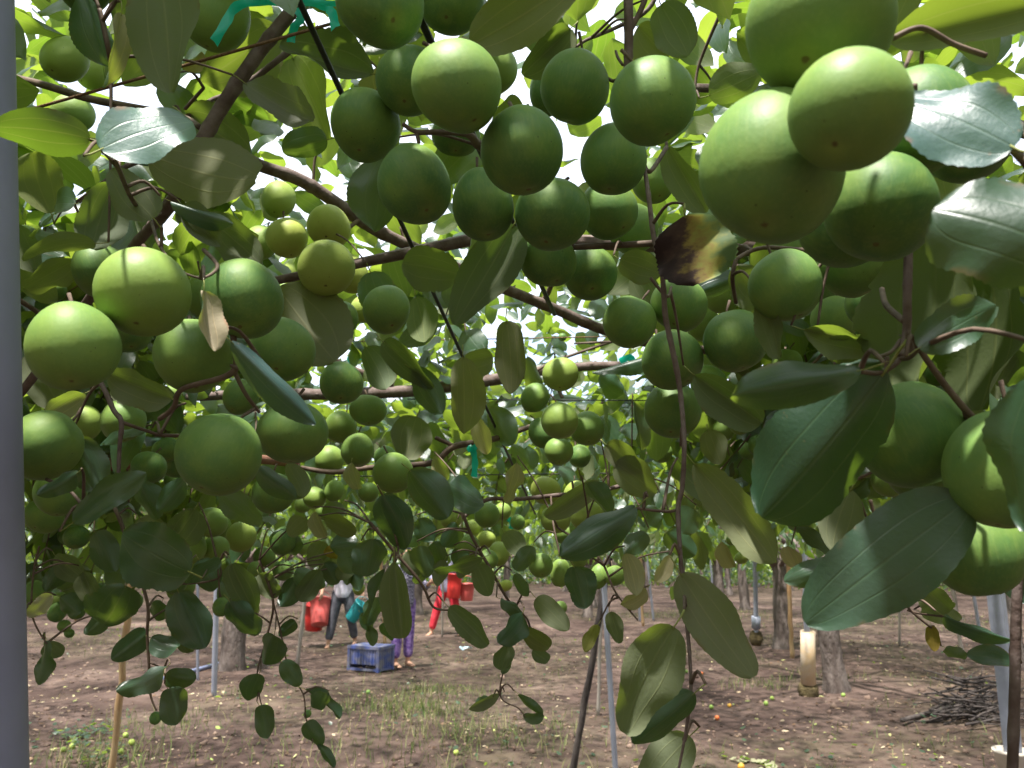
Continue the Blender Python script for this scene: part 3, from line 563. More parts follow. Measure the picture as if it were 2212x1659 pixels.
# wires
def strung(name, a, b, r_, mat, label, sag=.0, cat='wire'):
    mb = MB(); mb.tube([a.lerp(b, i / 12) - Vector((0, 0, sag * math.sin(math.pi * i / 12))) for i in range(13)], r_, 6); return tag(mb.build(name, mat), label, cat)
w0, w1 = P(650, 10, .62), P(1110, 1010, 1.75); strung('trellis_wire', w0 - (w1 - w0) * .25, w1 + (w1 - w0) * .35, .0026, WIRE, 'black wire slanting from the top ribbon down past the green leaves to the centre')
w0, w1 = P(890, 0, .60), P(1035, 320, .78); strung('trellis_wire', w0 - (w1 - w0) * .4, w1 + (w1 - w0) * 2.2, .0032, WIRE, 'black wire running behind the big centre cluster of fruit')
strung('twine', P(60, 238, .70), P(720, 50, .66), .0014, TWINE, 'thin brown twine crossing the top corner behind the branch', .0, 'twine')
strung('trellis_wire', P(880, 862, 1.6), P(1560, 866, 1.6), .0011, WIRE, 'hair thin level wire behind the middle fruit cluster')
strung('trellis_wire', P(560, 742, 2.1), P(1480, 724, 2.1), .0016, TWINE, 'thin brown level wire above the middle fruit cluster')
strung('trellis_wire', P(-200, 1040, 2.4), P(2400, 1010, 2.6), .0018, WIRE, 'thin level wire across the far leaves below the middle branch')

# ------------------------------------------------------------------ brushwood and fallen fruit
g = G(2110, 1560); bp = tag(empty('brush_pile', (g.x, g.y, 0)), 'heap of dark dead branches on the soil beside the square steel post', 'brushwood')
r = random.Random(8)
for i in range(60):
    a = r.gauss(.1, .45); L = r.uniform(.3, .85); c = Vector((g.x + r.gauss(.06, .17), g.y + r.gauss(0, .16), 0)); hh = max(0, .40 - .75 * abs(c.x - g.x - .06)) ; c.z = .03 + r.random() * hh
    dv = Vector((math.cos(a), math.sin(a) * .8, r.gauss(0, .22))); pts = [c + dv * L * (t - .5) + Vector((0, r.uniform(-.03, .03), r.uniform(-.02, .02))) for t in (0, .25, .5, .75, 1)]
    for p in pts: p.z = max(p.z, .012)
    mb = MB(); w = r.uniform(.005, .013); mb.tube(pts, [w, w * .95, w * .8, w * .7, w * .4], 6, jitter=.1)
    e = pts[2] + Vector((r.uniform(-.2, .2), r.uniform(-.1, .1), r.uniform(.02, .12))); mb.tube([pts[2], e], [w * .5, w * .2], 5); mb.build('stick', OLDSTICK, bp)
a, b = G(1948, 1556, .03), G(2190, 1490, .12); mb = MB(); mb.tube([a, a.lerp(b, .3), a.lerp(b, .7), b], [.022, .02, .018, .012], 8, jitter=.06); mb.build('stick', OLDSTICK, bp)

# fruit mesh (unit radius, stalk pole at +Z)
def fruit_mesh(seed):
    r = random.Random(seed); nl, nt = 36, 22; vs, fs = [], []; e1, e2, ph = r.uniform(.0, .05), r.uniform(0, .03), r.uniform(0, 6)
    for i in range(nt + 1):
        th = math.pi * i / nt; dim = 1 - .13 * math.exp(-(th / .22) ** 2) - .045 * math.exp(-((math.pi - th) / .16) ** 2)
        for k in range(nl):
            a = 2 * math.pi * k / nl; q = dim * (1 + e1 * math.cos(2 * a + ph) * math.sin(th) + e2 * math.cos(3 * a + ph) * math.sin(th) + .02 * math.cos(th * 2 + ph))
            vs.append((q * math.sin(th) * math.cos(a), q * math.sin(th) * math.sin(a), q * math.cos(th)))
    for i in range(nt):
        for k in range(nl): fs.append((i * nl + k, (i + 1) * nl + k, (i + 1) * nl + (k + 1) % nl, i * nl + (k + 1) % nl))
    mb = MB(); mb.add(vs, fs); return mb.mesh('jujube_fruit', FRUIT)
FM = [fruit_mesh(k) for k in range(6)]
STALK = []
for k in range(4):
    r = random.Random(40 + k); mb = MB(); a = r.uniform(0, 6.28); mb.tube([(0, 0, .84), (0, 0, .95), (.06 * math.cos(a), .06 * math.sin(a), 1.14), (.24 * math.cos(a), .24 * math.sin(a), 1.45)], [.06, .042, .038, .05], 7); STALK.append(mb.mesh('stalk', TWIG))
STALKLESS = set()
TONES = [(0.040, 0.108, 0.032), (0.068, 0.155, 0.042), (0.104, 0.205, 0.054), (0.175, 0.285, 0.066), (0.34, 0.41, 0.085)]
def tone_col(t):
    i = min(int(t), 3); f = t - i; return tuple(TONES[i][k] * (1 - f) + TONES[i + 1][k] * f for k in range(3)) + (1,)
FRUITS = []
def fruit(p, rx, ry, tone, label, group, seed, tiltcam=.3, stalk=True, cat='fruit'):
    r = random.Random(seed); o = bpy.data.objects.new('jujube_fruit', r.choice(FM))
    z = (Vector((r.gauss(0, .3), r.gauss(0, .25) + tiltcam, 1))).normalized(); q = z.to_track_quat('Z', 'Y')
    m = Matrix.Translation(p) @ q.to_matrix().to_4x4() @ Matrix.Rotation(r.uniform(0, 6.28), 4, 'Z') @ Matrix.Diagonal((rx, rx, ry, 1))
    put(o, None, m); o.color = tone_col(tone + r.uniform(-.15, .15)); tag(o, label, cat, group)
    if stalk: mesh_obj('stalk', r.choice(STALK), o, m)
    FRUITS.append((Vector(p), max(rx, ry), o)); return o
for i, (px, py, tn, lab) in enumerate([(155, 1621, 4, 'yellow fallen jujube, lone one of three nearest the metal post'), (136, 1628, 3.6, 'yellow green fallen jujube touching two others by the metal post'), (160, 1612, 3.4, 'small green fallen jujube topmost of three by the metal post'),
        (270, 1602, 3.6, 'yellow green fallen jujube just right of the leaning bamboo, upper one'), (283, 1619, 4, 'pale yellow fallen jujube just right of the leaning bamboo, lower one'), (260, 1632, 3.8, 'yellow fallen jujube at the foot of the leaning bamboo'), (1537, 1463 + 72, 3, 'bright green fallen jujube on the bare soil under the curled leaves'),
        (1576, 1528, 4.4, 'golden yellow fallen jujube on the soil in front of the mossy footing'), (1549, 1553, 5, 'orange red fallen jujube on the bare dark soil'), (1483, 1460, 3, 'green fallen jujube beside the long hanging shoot'), (1516, 1459, 5, 'red fallen jujube beside a green one past the hanging shoot'),
        (1822, 1507, 3, 'bright green fallen jujube at the base of the thick trunk'), (1655, 1527, 3.2, 'green fallen jujube on the soil left of the mossy footing'), (1668, 1511, 3.6, 'small yellow green fallen jujube close to the mossy footing'), (1601, 1655, 4.5, 'orange fallen jujube among pale leaves at the bottom edge'), (795, 1503, 2.6, 'green fallen jujube in front of the blue crate'), (985, 1640, 4, 'yellow fallen jujube in the grass at the bottom centre')]):
    g = G(px, py); rr = RNG.uniform(.020, .026); o = fruit((g.x, g.y, float(gz(g.x, g.y)) + rr * .85), rr, rr, min(tn, 4), lab, 'fallen fruit on the soil', 900 + i, stalk=False)
    if tn > 4.2: o.color = (.55, .25, .03, 1) if tn < 4.8 else (.5, .08, .03, 1)
# a little drift of pale dry leaves at the bottom edge
r = random.Random(3); g = G(1585, 1640); lp = tag(empty('dry_leaf_drift', (g.x, g.y, 0)), 'small drift of pale dry leaves on the soil at the bottom edge', 'dry leaves')
for i in range(26):
    t = r.random(); c = Vector((g.x - .10 + t * .36 + r.gauss(0, .03), g.y + .12 - t * .30 + r.gauss(0, .04), 0)); c.z = float(gz(c.x, c.y)) + .015
    a = r.uniform(0, 6.28); axd = Vector((math.cos(a), math.sin(a), r.uniform(-.2, .3))).normalized(); nn = Vector((r.gauss(0, .3), r.gauss(0, .3), -1)); nn = (nn - axd * nn.dot(axd)).normalized(); L = r.uniform(.05, .07)
    lf = mesh_obj('leaf', r.choice(MID), lp, Matrix.Translation(c) @ Matrix((axd.cross(nn), axd, nn)).transposed().to_4x4() @ Matrix.Diagonal((L, L, L, 1))); lf.color = (2.2, 1.9, 2.0, 1)

# ------------------------------------------------------------------ near branches
BR = {}; BPTS = []
def branch(key, label, lines, mat=BARK, n=10):
    """lines: list of [(px,py,depth,radius_mm), ...]; the first is the branch itself, the others its twigs"""
    root = None
    for i, ln in enumerate(lines):
        pts = [P(x, y, d) for x, y, d, r_ in ln]; q, rr = spline(pts, [r_ * .001 for *_, r_ in ln], 7)
        rr = [w * (1 + (.13 if j % 6 == 0 and i == 0 else 0)) for j, w in enumerate(rr)]
        mb = MB(); mb.tube(q, rr, n if i == 0 else 6, jitter=.03)
        for j in range(4, len(q) - 2, 9):     # buds and leaf scars
            if i == 0: mb.tube([q[j], q[j] + Vector((RNG.uniform(-1, 1), RNG.uniform(-1, 1), RNG.uniform(-.4, 1))).normalized() * rr[j] * 1.7], [rr[j] * .45, rr[j] * .12], 5)
        o = mb.build('jujube_branch' if i == 0 else 'twig', mat if i == 0 else TWIG, root)
        if i == 0: root = o; tag(o, label, 'branch')
        BPTS.extend((p, key, w) for p, w in zip(q, rr))
    BR[key] = root
branch('A', 'thick brown branch slanting from the top ribbon down behind the left fruit cluster', [
    [(720, -90, .72, 6.2), (640, 12, .72, 6.2), (560, 112, .72, 6.4), (480, 230, .72, 6.7), (420, 335, .72, 6.4), (375, 430, .74, 5.9), (300, 520, .80, 5), (190, 650, .86, 5), (60, 830, .92, 5), (-40, 940, .95, 5)],
    [(432, 275, .74, 2.8), (380, 250, .78, 3.4), (200, 215, .8, 3.9), (100, 185, .82, 3.9), (20, 165, .85, 3.9)], [(325, 470, .74, 1.7), (340, 520, .66, 1.4), (375, 575, .55, 1.1), (402, 592, .52, 0.9)], [(248, 345, .5, 1.3), (258, 368, .52, 1.6), (285, 430, .60, 1.7), (318, 470, .66, 1.7), (345, 460, .7, 1.7)],
    [(225, 330, .48, 0.84), (255, 365, .52, 1.1)], [(262, 250, .6, 0.84), (258, 365, .52, 1.1)], [(402, 592, .52, 0.9), (440, 600, .52, 0.84), (470, 575, .54, 1.4), (440, 540, .58, 1.7)]])
branch('B', 'smooth dark branch slanting down across the centre below the big cluster', [
    [(430, 290, 1.0, 8.1), (550, 352, 1.05, 8.1), (640, 385, 1.08, 8.9), (700, 420, 1.10, 8.9), (800, 490, 1.15, 8.9), (900, 538, 1.2, 8.9), (1000, 585, 1.25, 8.9), (1100, 628, 1.3, 8.9), (1200, 668, 1.36, 9.2), (1310, 715, 1.42, 9.2), (1420, 745, 1.5, 8.9), (1560, 760, 1.6, 8.9)],
    [(1170, 655, 1.35, 5.2), (1185, 630, 1.33, 4.4), (1196, 600, 1.3, 3.7)], [(775, 475, 1.13, 3), (740, 500, 1.1, 3), (712, 500, 1.05, 1.9)], [(880, 545, 1.2, 2.2), (865, 490, 1.2, 1.9)], [(676, 400, 1.1, 2.2), (680, 345, 1.1, 1.9), (688, 330, 1.1, 1.5)]])
branch('C', 'old dark branch running level through the middle of the view', [
    [(380, 860, 2.2, 12), (560, 850, 2.2, 14), (700, 852, 2.2, 16), (880, 845, 2.2, 17), (1000, 830, 2.2, 18), (1080, 818, 2.2, 17), (1180, 800, 2.2, 13), (1300, 790, 2.2, 12), (1400, 795, 2.2, 14), (1560, 810, 2.25, 14)],
    [(690, 760, 2.15, 7.6), (740, 790, 2.15, 12), (800, 815, 2.2, 13), (850, 830, 2.2, 10)], [(1160, 800, 2.1, 4.2), (1200, 780, 2.1, 4.2), (1300, 745, 2.1, 4.2), (1380, 720, 2.1, 3.4)], [(1240, 742, 2.1, 2.5), (1340, 738, 2.1, 4.2), (1420, 740, 2.1, 3.4)], [(1215, 860, 2.2, 5.1), (1205, 830, 2.2, 6), (1210, 795, 2.2, 6)]])
branch('D', 'upright dark branch coming down from the top between two round fruits', [
    [(1352, -120, .60, 3.5), (1357, 0, .60, 3.6), (1358, 80, .60, 3.6), (1356, 150, .60, 3.2), (1350, 190, .62, 2)],
    [(1345, 140, .61, 1.3), (1335, 125, .62, 1.2), (1330, 110, .63, 1)], [(1352, 150, .61, 1.5), (1325, 175, .63, 1.5), (1290, 150, .64, 1.2)], [(1365, 60, .6, 2.2), (1385, 20, .6, 2.4), (1400, -20, .6, 2.4)],
    [(870, 268, .62, 1.8), (900, 285, .62, 2), (940, 285, .62, 2.3), (1010, 290, .64, 3), (1030, 310, .66, 4), (1060, 330, .68, 5)], [(900, 285, .62, 1.6), (905, 310, .62, 1.5)], [(1240, 534, .75, 3), (1330, 530, .74, 3.2), (1440, 524, .72, 3.4)], [(1440, 318, .7, 2), (1405, 370, .65, 2), (1390, 350, .66, 1.6)]])
branch('E', 'long thin shoot hanging from the big cluster down over the bare ground', [
    [(1392, 360, .64, 1.7), (1402, 430, .62, 1.9), (1412, 510, .60, 2), (1430, 590, .60, 2), (1437, 680, .6, 2.2), (1445, 720, .6, 2.2), (1462, 800, .6, 2.2), (1472, 870, .6, 1.9), (1478, 960, .58, 1.8), (1474, 1050, .58, 1.8), (1465, 1100, .58, 1.8), (1470, 1200, .57, 1.6), (1482, 1330, .56, 1.5), (1490, 1420, .55, 1.3), (1492, 1500, .54, 1.2), (1478, 1600, .54, 1), (1462, 1680, .54, .8)],
    [(1405, 600, .62, 1.3), (1440, 640, .62, 1.5), (1450, 620, .66, 1.2)], [(1466, 1100, .58, 1.2), (1440, 1105, .6, 1.2), (1375, 1098, .6, 1)]])
branch('F', 'near dark twig dropping between the big dark leaves at the side', [
    [(1962, 430, .44, 2.4), (1962, 540, .43, 2.4), (1960, 640, .42, 2.3), (1958, 720, .42, 2.2), (1945, 770, .41, 1.8)],
    [(1905, 625, .5, 1.8), (1915, 660, .46, 1.8), (1955, 695, .42, 1.8)], [(1955, 735, .42, 1.6), (1940, 780, .41, 1.5), (1900, 805, .40, 1.3), (1858, 802, .38, 1.2)], [(1960, 720, .42, 1.8), (1990, 760, .42, 1.7), (2040, 830, .42, 1.8), (2090, 890, .42, 2), (2120, 920, .42, 2)], [(1945, 775, .41, 1.2), (1965, 772, .40, 1.3), (1985, 752, .38, 1.2)], [(1895, 772, .4, 1), (1925, 760, .41, 1), (1945, 735, .42, 1.2)],
    [(2085, 890, .42, 1.6), (2110, 990, .45, 1.4), (2090, 1080, .42, 1.2)], [(1590, 560, .66, 1.8), (1582, 600, .66, 1.8), (1590, 655, .68, 1.6)], [(1590, 560, .66, 1.8), (1650, 535, .66, 1.8), (1800, 540, .6, 2), (1962, 480, .5, 2)]])
branch('G', 'close twig with blurred leaves at the upper corner beside the largest fruits', [
    [(2330, 480, .33, 2), (2212, 350, .32, 1.6), (2175, 315, .31, 1.5), (2120, 280, .33, 1.4), (2030, 232, .34, 1.4), (1985, 220, .345, 1.4)], [(1985, 222, .345, 1.2), (1976, 200, .34, 1.4), (1976, 185, .33, 1.3)], [(1930, 82, .4, 1.6), (1990, 60, .4, 1.6), (2060, 95, .4, 1.5), (2130, 120, .4, 1.5)], [(1990, 150, .42, 1.2), (1992, 110, .42, 1.2), (2000, 60, .42, 1.4)]])
branch('H', 'forked thin twig under the left cluster with drooping leaves', [
    [(180, 770, .66, 2), (222, 835, .64, 2), (245, 885, .63, 1.9), (262, 912, .62, 2), (258, 970, .62, 1.6), (255, 1060, .62, 1.5)], [(262, 912, .62, 1.6), (300, 925, .63, 1.4), (345, 940, .64, 1.3)], [(345, 905, .6, 2), (375, 880, .58, 2), (395, 840, .57, 2), (502, 805, .55, 2.4), (505, 740, .55, 2.2), (500, 690, .56, 2)], [(505, 800, .55, 1.6), (530, 850, .56, 1.5), (560, 890, .58, 1.4)],
    [(100, 1035, .62, 1.4), (150, 1060, .61, 1.4), (180, 1095, .6, 1.4)], [(500, 790, .55, 1.4), (540, 800, .53, 1.2), (560, 775, .52, 1)]])
branch('I', 'leafy shoot hanging lowest beside the metal post with small dark fruit', [
    [(240, 1080, 1.0, 2.6), (262, 1130, .98, 2.4), (285, 1200, .96, 2.2), (318, 1300, .95, 2), (318, 1370, .95, 1.8), (322, 1440, .95, 1.6), (325, 1500, .95, 1.3), (338, 1535, .95, 1)], [(330, 1230, .95, 1.5), (380, 1260, .96, 1.4), (470, 1250, .97, 1.2), (474, 1215, .97, 1)], [(470, 1215, .97, 1.2), (475, 1290, .97, 1)], [(85, 1180, .95, 1.4), (72, 1240, .95, 1.3), (70, 1330, .95, 1.2), (100, 1390, .95, 1)], [(320, 1430, .95, 1), (355, 1445, .95, 1)]], TWIG)
branch('J', 'slender leafy shoot hanging in front of the bare soil and blue crate side', [
    [(560, 1210, 1.2, 2), (590, 1300, 1.2, 1.9), (575, 1380, 1.2, 1.6), (555, 1460, 1.2, 1.2), (565, 1525, 1.2, .9)], [(590, 1300, 1.2, 1.4), (605, 1360, 1.2, 1.3), (625, 1450, 1.2, 1.2), (655, 1500, 1.2, 1.1), (663, 1560, 1.2, 1), (690, 1620, 1.2, .8)]], TWIG)
branch('K', 'thin winding shoot with olive leaves hanging in front of the red trousers', [
    [(800, 1130, 1.0, 2.2), (855, 1195, 1.0, 2), (910, 1260, 1.0, 1.8), (935, 1310, 1.0, 1.6), (970, 1318, 1.0, 1.2)], [(1000, 1110, 1.05, 2.2), (1020, 1160, 1.05, 2.2), (1060, 1230, 1.05, 2), (1100, 1300, 1.05, 1.8), (1140, 1340, 1.05, 1.5), (1150, 1400, 1.05, 1.2)], [(1115, 1310, 1.05, 1.4), (1100, 1400, 1.1, 1.2), (1080, 1500, 1.1, 1.1), (1120, 1530, 1.1, .9), (1135, 1550, 1.1, .8)], [(840, 1090, 1.0, 2), (860, 1180, .9, 1.5), (852, 1218, .85, 1.2)]], TWIG)
branch('L', 'dark twig with lime green fruit and a big blue green leaf in the middle distance', [
    [(1000, 1120, 1.2, 2.6), (1050, 1080, 1.2, 3), (1120, 1078, 1.2, 3.2), (1200, 1070, 1.2, 3.2), (1300, 1060, 1.2, 3), (1400, 1030, 1.25, 3)], [(1190, 1070, 1.2, 1.6), (1195, 1130, 1.15, 1.5), (1210, 1200, 1.1, 1.3)], [(1205, 1140, 1.05, 1.6), (1290, 1200, 1.0, 1.6), (1330, 1280, .98, 1.4), (1378, 1340, .96, 1)], [(1240, 1070, 1.2, 1.8), (1236, 1040, 1.2, 1.8)], [(650, 1010, 1.5, 4), (720, 1020, 1.5, 5), (800, 1010, 1.5, 5), (930, 1000, 1.5, 6), (980, 965, 1.5, 6.5), (1060, 950, 1.5, 6), (1150, 920, 1.6, 5)], [(985, 965, 1.5, 4), (940, 945, 1.5, 4)]])
branch('N', 'fine drooping twig with small leaves at the lower side by the steel post', [
    [(1880, 1080, .75, 1.6), (1900, 1150, .75, 1.5), (1935, 1250, .75, 1.4), (1960, 1310, .75, 1.2), (2010, 1355, .75, .9)], [(1860, 1085, .75, 1.2), (1880, 1140, .75, 1.1)], [(1960, 1318, .75, 1), (1985, 1325, .75, 1), (2040, 1332, .75, 1)]], TWIG)
branch('O', 'reddish brown level branch behind the small dark fruit at the left', [[(-60, 1000, 1.3, 10), (120, 1004, 1.3, 10), (240, 1003, 1.3, 11), (345, 992, 1.3, 10), (470, 985, 1.35, 9), (640, 1000, 1.5, 8)]], simple('reddish_bark', (0.20, 0.09, 0.06), (0.30, 0.16, 0.11), 40, 0.7, 0.3, 0.4, dist=.003))
branch('Q', 'dark upright twig at the very edge of the picture below the big fruit', [[(2230, 1100, .5, 2.5), (2205, 1200, .5, 2.6), (2195, 1330, .5, 3), (2192, 1480, .5, 3.2), (2186, 1700, .5, 3.2)]])
branch('R', 'upper twig with pale undersides of leaves at the top between the clusters', [
    [(1440, -60, .8, 2.2), (1400, 20, .8, 2.2), (1330, 60, .8, 2), (1260, 90, .78, 1.6), (1230, 120, .78, 1.4)], [(1560, 20, .8, 2), (1510, 140, .82, 1.6), (1500, 210, .82, 1.3)], [(1000, 110, .6, 1.6), (1020, 95, .56, 1.4)]])
branch('S', 'twigs with overlapping olive leaves in the upper left corner', [
    [(690, 60, .8, 3), (600, 130, .8, 3), (520, 190, .8, 3.2), (420, 240, .8, 3), (330, 330, .8, 3), (235, 385, .76, 2.4), (190, 500, .74, 2)], [(330, 330, .8, 2.2), (190, 300, .72, 1.8)], [(215, 20, .62, 2), (232, 95, .62, 2.2), (240, 150, .64, 1.5)], [(440, 190, .75, 1.6), (400, 235, .78, 1.8)], [(235, 385, .76, 1.8), (160, 440, .8, 1.4)], [(30, 640, .9, 3), (75, 670, .95, 3.4), (110, 690, .95, 3)]])

# hand-placed leaves: base px, tip px, width px, depth, (tip depth offset), side U upper / L under, roll deg, branch, tint (own hue, plus painted glare, sun, backlight and shade on some)
DEFT = {'U': (1, 1, 1), 'L': (1, 1, 1)}
BEIGE = (2.6, 2.05, 2.3)  # dry tan colour, brightened to look sunlit
LEAVES = []
def lf(bx, by, tx, ty, w, d, side, br, roll=0, dd=0.0, var=None, tint=None, mesh=None): LEAVES.append((bx, by, tx, ty, w, d, side, br, roll, dd, var, tint, mesh))
# top left
lf(345, -60, 385, 205, 155, .56, 'L', 'S', 12); lf(218, 322, 412, 222, 125, .44, 'U', 'A', -34, .02, tint=(2.6, 2.3, 3.2)); lf(178, -10, 236, 130, 78, .62, 'U', 'S', -20); lf(262, 30, 240, 192, 46, .6, 'L', 'S', 40, tint=BEIGE)  # strong pale bluish tint paints sky glare on the upper side
lf(194, 300, 10, 250, 100, .50, 'L', 'A', 15, tint=(1.1, 1.2, .8)); lf(110, 460, 48, 345, 100, .85, 'L', 'S', -20, tint=(1.2, 1.3, .8)); lf(162, 440, 96, 432, 58, .75, 'U', 'S', -30); lf(245, 395, 182, 548, 100, .72, 'L', 'S', 10)  # yellow green tints paint light coming through from behind
lf(332, 472, 240, 380, 95, .62, 'L', 'A', -15); lf(322, 335, 614, 452, 160, .70, 'L', 'A', -8); lf(402, 250, 614, 358, 135, .80, 'L', 'S', 10); lf(530, 180, 706, 312, 75, .66, 'L', 'S', -18, tint=(.8, .75, .9)); lf(806, 160, 606, 125, 90, .75, 'L', 'S', -30); lf(632, 125, 722, 300, 110, .95, 'L', 'S', 15, tint=(1.3, 1.3, .7))
lf(602, 60, 440, 185, 130, .85, 'L', 'S', 8); lf(706, 302, 610, 322, 66, .85, 'U', 'B', 10); lf(395, 445, 482, 545, 62, .60, 'L', 'A', -15, tint=(.7, .7, .8)); lf(370, 435, 502, 482, 28, .58, 'U', 'A', -40); lf(445, 468, 590, 582, 80, .82, 'L', 'A', 20, tint=(.8, .8, .8)); lf(205, 525, 50, 512, 44, .62, 'L', 'S', 50)
lf(165, 560, 45, 625, 66, .8, 'L', 'S', 25); lf(440, 628, 424, 768, 52, .46, 'L', 'A', 35, tint=BEIGE); lf(600, 622, 742, 818, 165, .78, 'L', 'B', 8); lf(500, 738, 692, 912, 62, .47, 'U', 'H', -15, tint=(1.6, 1.3, 2)); lf(372, 862, 218, 808, 78, .66, 'L', 'H', 22); lf(182, 850, 105, 885, 52, .7, 'L', 'H', 20, tint=BEIGE)
lf(170, 945, 218, 1066, 84, .66, 'U', 'H', -10); lf(312, 930, 198, 946, 24, .7, 'U', 'H', -45); lf(158, 1128, 298, 1014, 58, .58, 'U', 'H', -30); lf(166, 1022, 86, 1070, 40, .56, 'U', 'H', -25)
lf(410, 1236, 236, 1160, 135, .82, 'U', 'I', 25); lf(478, 1214, 384, 1248, 34, .85, 'U', 'I', -40); lf(272, 1266, 212, 1390, 112, .95, 'U', 'I', 15); lf(385, 1278, 442, 1400, 86, .90, 'U', 'I', -12); lf(495, 1298, 545, 1394, 60, .95, 'U', 'J', 20); lf(592, 1372, 562, 1442, 58, 1.1, 'U', 'J', -10)
lf(500, 1218, 548, 1328, 62, .98, 'L', 'I', 10); lf(402, 1330, 402, 1416, 40, 1.0, 'L', 'I', 30); lf(316, 1368, 243, 1422, 54, .95, 'U', 'I', -15); lf(326, 1378, 388, 1402, 52, .95, 'U', 'I', -30); lf(355, 1444, 258, 1496, 44, .92, 'U', 'I', -35); lf(362, 1488, 386, 1564, 62, .93, 'U', 'I', 10); lf(358, 1456, 420, 1472, 44, .96, 'U', 'I', 5); lf(99, 1384, 94, 1478, 24, .95, 'U', 'I', 55)
lf(560, 1456, 533, 1527, 50, 1.18, 'U', 'J', 15); lf(560, 1525, 582, 1594, 44, 1.18, 'U', 'J', 10); lf(608, 1430, 656, 1480, 42, 1.18, 'U', 'J', 0); lf(706, 1498, 668, 1546, 42, 1.18, 'U', 'J', 15); lf(664, 1558, 692, 1614, 42, 1.18, 'U', 'J', 5); lf(684, 1610, 728, 1652, 18, 1.18, 'U', 'J', 40); lf(638, 1342, 602, 1374, 30, 1.2, 'U', 'J', 0); lf(660, 1490, 740, 1545, 20, 1.2, 'U', 'J', 50)
lf(478, 1060, 556, 1142, 62, .85, 'U', 'H', 20); lf(560, 1008, 638, 1078, 46, .75, 'U', 'H', -20); lf(620, 1002, 668, 1078, 40, .78, 'L', 'H', 20); lf(398, 1036, 342, 1104, 50, .8, 'U', 'H', -20); lf(300, 1040, 345, 1130, 55, .85, 'U', 'H', 10); lf(420, 1100, 372, 1180, 80, 1.0, 'L', 'I', 20)
lf(300, 1120, 345, 1170, 60, 1.0, 'L', 'I', 20); lf(205, 1150, 255, 1235, 60, 1.05, 'U', 'I', 10); lf(120, 1200, 180, 1250, 50, 1.0, 'L', 'I', 30); lf(100, 1390, 130, 1420, 40, 1.0, 'L', 'I', 0)
# middle
lf(800, 588, 838, 698, 88, .95, 'U', 'B', -10, tint=(1.8, 1.7, 1.9)); lf(992, 592, 866, 558, 98, .80, 'L', 'B', 12); lf(1110, 486, 992, 708, 118, .74, 'L', 'B', -5); lf(1094, 694, 1118, 856, 66, .88, 'L', 'B', 22, tint=(1.25, 1.15, 1.2)); lf(1000, 772, 1008, 938, 76, .85, 'L', 'B', -5, tint=(1.2, 1.15, 1.1)); lf(1002, 782, 1064, 768, 62, 1.0, 'L', 'B', 25)
lf(898, 642, 932, 742, 72, 1.2, 'L', 'B', 10, tint=(1.1, 1.2, .9)); lf(828, 738, 942, 832, 62, 1.15, 'L', 'C', 20, tint=(.8, .8, .8)); lf(890, 800, 962, 892, 62, 1.15, 'U', 'C', 20); lf(790, 750, 850, 850, 70, 1.3, 'L', 'C', 20, tint=(.8, .85, .8)); lf(1140, 770, 1182, 852, 34, 1.5, 'U', 'C', -30); lf(1425, 768, 1278, 796, 38, 1.5, 'U', 'C', -45); lf(1296, 810, 1362, 845, 50, 1.8, 'U', 'C', -30)
lf(1370, 868, 1376, 978, 32, 1.2, 'U', 'L', 25); lf(828, 1068, 904, 1192, 80, .88, 'U', 'K', -10); lf(885, 1016, 974, 1114, 82, .95, 'U', 'L', 8); lf(970, 1046, 1048, 1086, 74, 1.0, 'U', 'L', -28); lf(772, 1172, 716, 1186, 58, 1.15, 'U', 'K', -15); lf(806, 1164, 798, 1244, 78, 1.1, 'U', 'K', 10); lf(852, 1214, 870, 1378, 64, .82, 'L', 'K', 8); lf(832, 1228, 788, 1342, 26, .86, 'U', 'K', 45)
lf(1042, 1204, 936, 1234, 36, .98, 'L', 'K', 40); lf(1030, 1222, 1062, 1284, 52, 1.0, 'L', 'K', 5); lf(970, 1312, 1064, 1390, 54, .95, 'L', 'K', 10); lf(1128, 1326, 1082, 1392, 50, .98, 'U', 'K', -38); lf(1082, 1294, 1142, 1312, 28, 1.0, 'U', 'K', -40); lf(1112, 1240, 1140, 1296, 26, 1.0, 'U', 'K', 20); lf(1158, 1292, 1228, 1358, 50, 1.0, 'L', 'K', 10); lf(1130, 1358, 1184, 1406, 42, 1.02, 'L', 'K', 15, tint=(.9, .8, .6)); lf(1100, 1390, 1085, 1446, 42, 1.05, 'L', 'K', 0)
lf(1150, 1405, 1184, 1432, 32, 1.05, 'L', 'K', 0); lf(1078, 1500, 1010, 1525, 22, 1.1, 'L', 'K', 30); lf(1120, 1500, 1170, 1560, 22, 1.1, 'U', 'K', 30); lf(1060, 1510, 1030, 1540, 26, 1.1, 'U', 'K', 30); lf(1130, 1545, 1182, 1558, 22, 1.1, 'U', 'K', 30); lf(1098, 1420, 1082, 1455, 28, 1.1, 'U', 'K', 0)
lf(1374, 1096, 1210, 1200, 82, .60, 'U', 'E', -22); lf(1240, 1224, 1266, 1312, 68, .85, 'U', 'L', 15); lf(1268, 1042, 1322, 1132, 46, .9, 'U', 'L', 20); lf(1292, 1040, 1178, 1118, 48, 1.0, 'L', 'L', 15); lf(1456, 1354, 1318, 1556, 128, .50, 'L', 'E', 25, tint=(.85, .85, .75)); lf(1500, 1498, 1362, 1628, 84, .52, 'U', 'E', 22, var=3); lf(1490, 1590, 1372, 1710, 92, .56, 'L', 'E', 10); lf(1470, 1240, 1602, 1458, 108, .56, 'L', 'E', -8)  # big olive leaf tinted darker to offset a sun patch
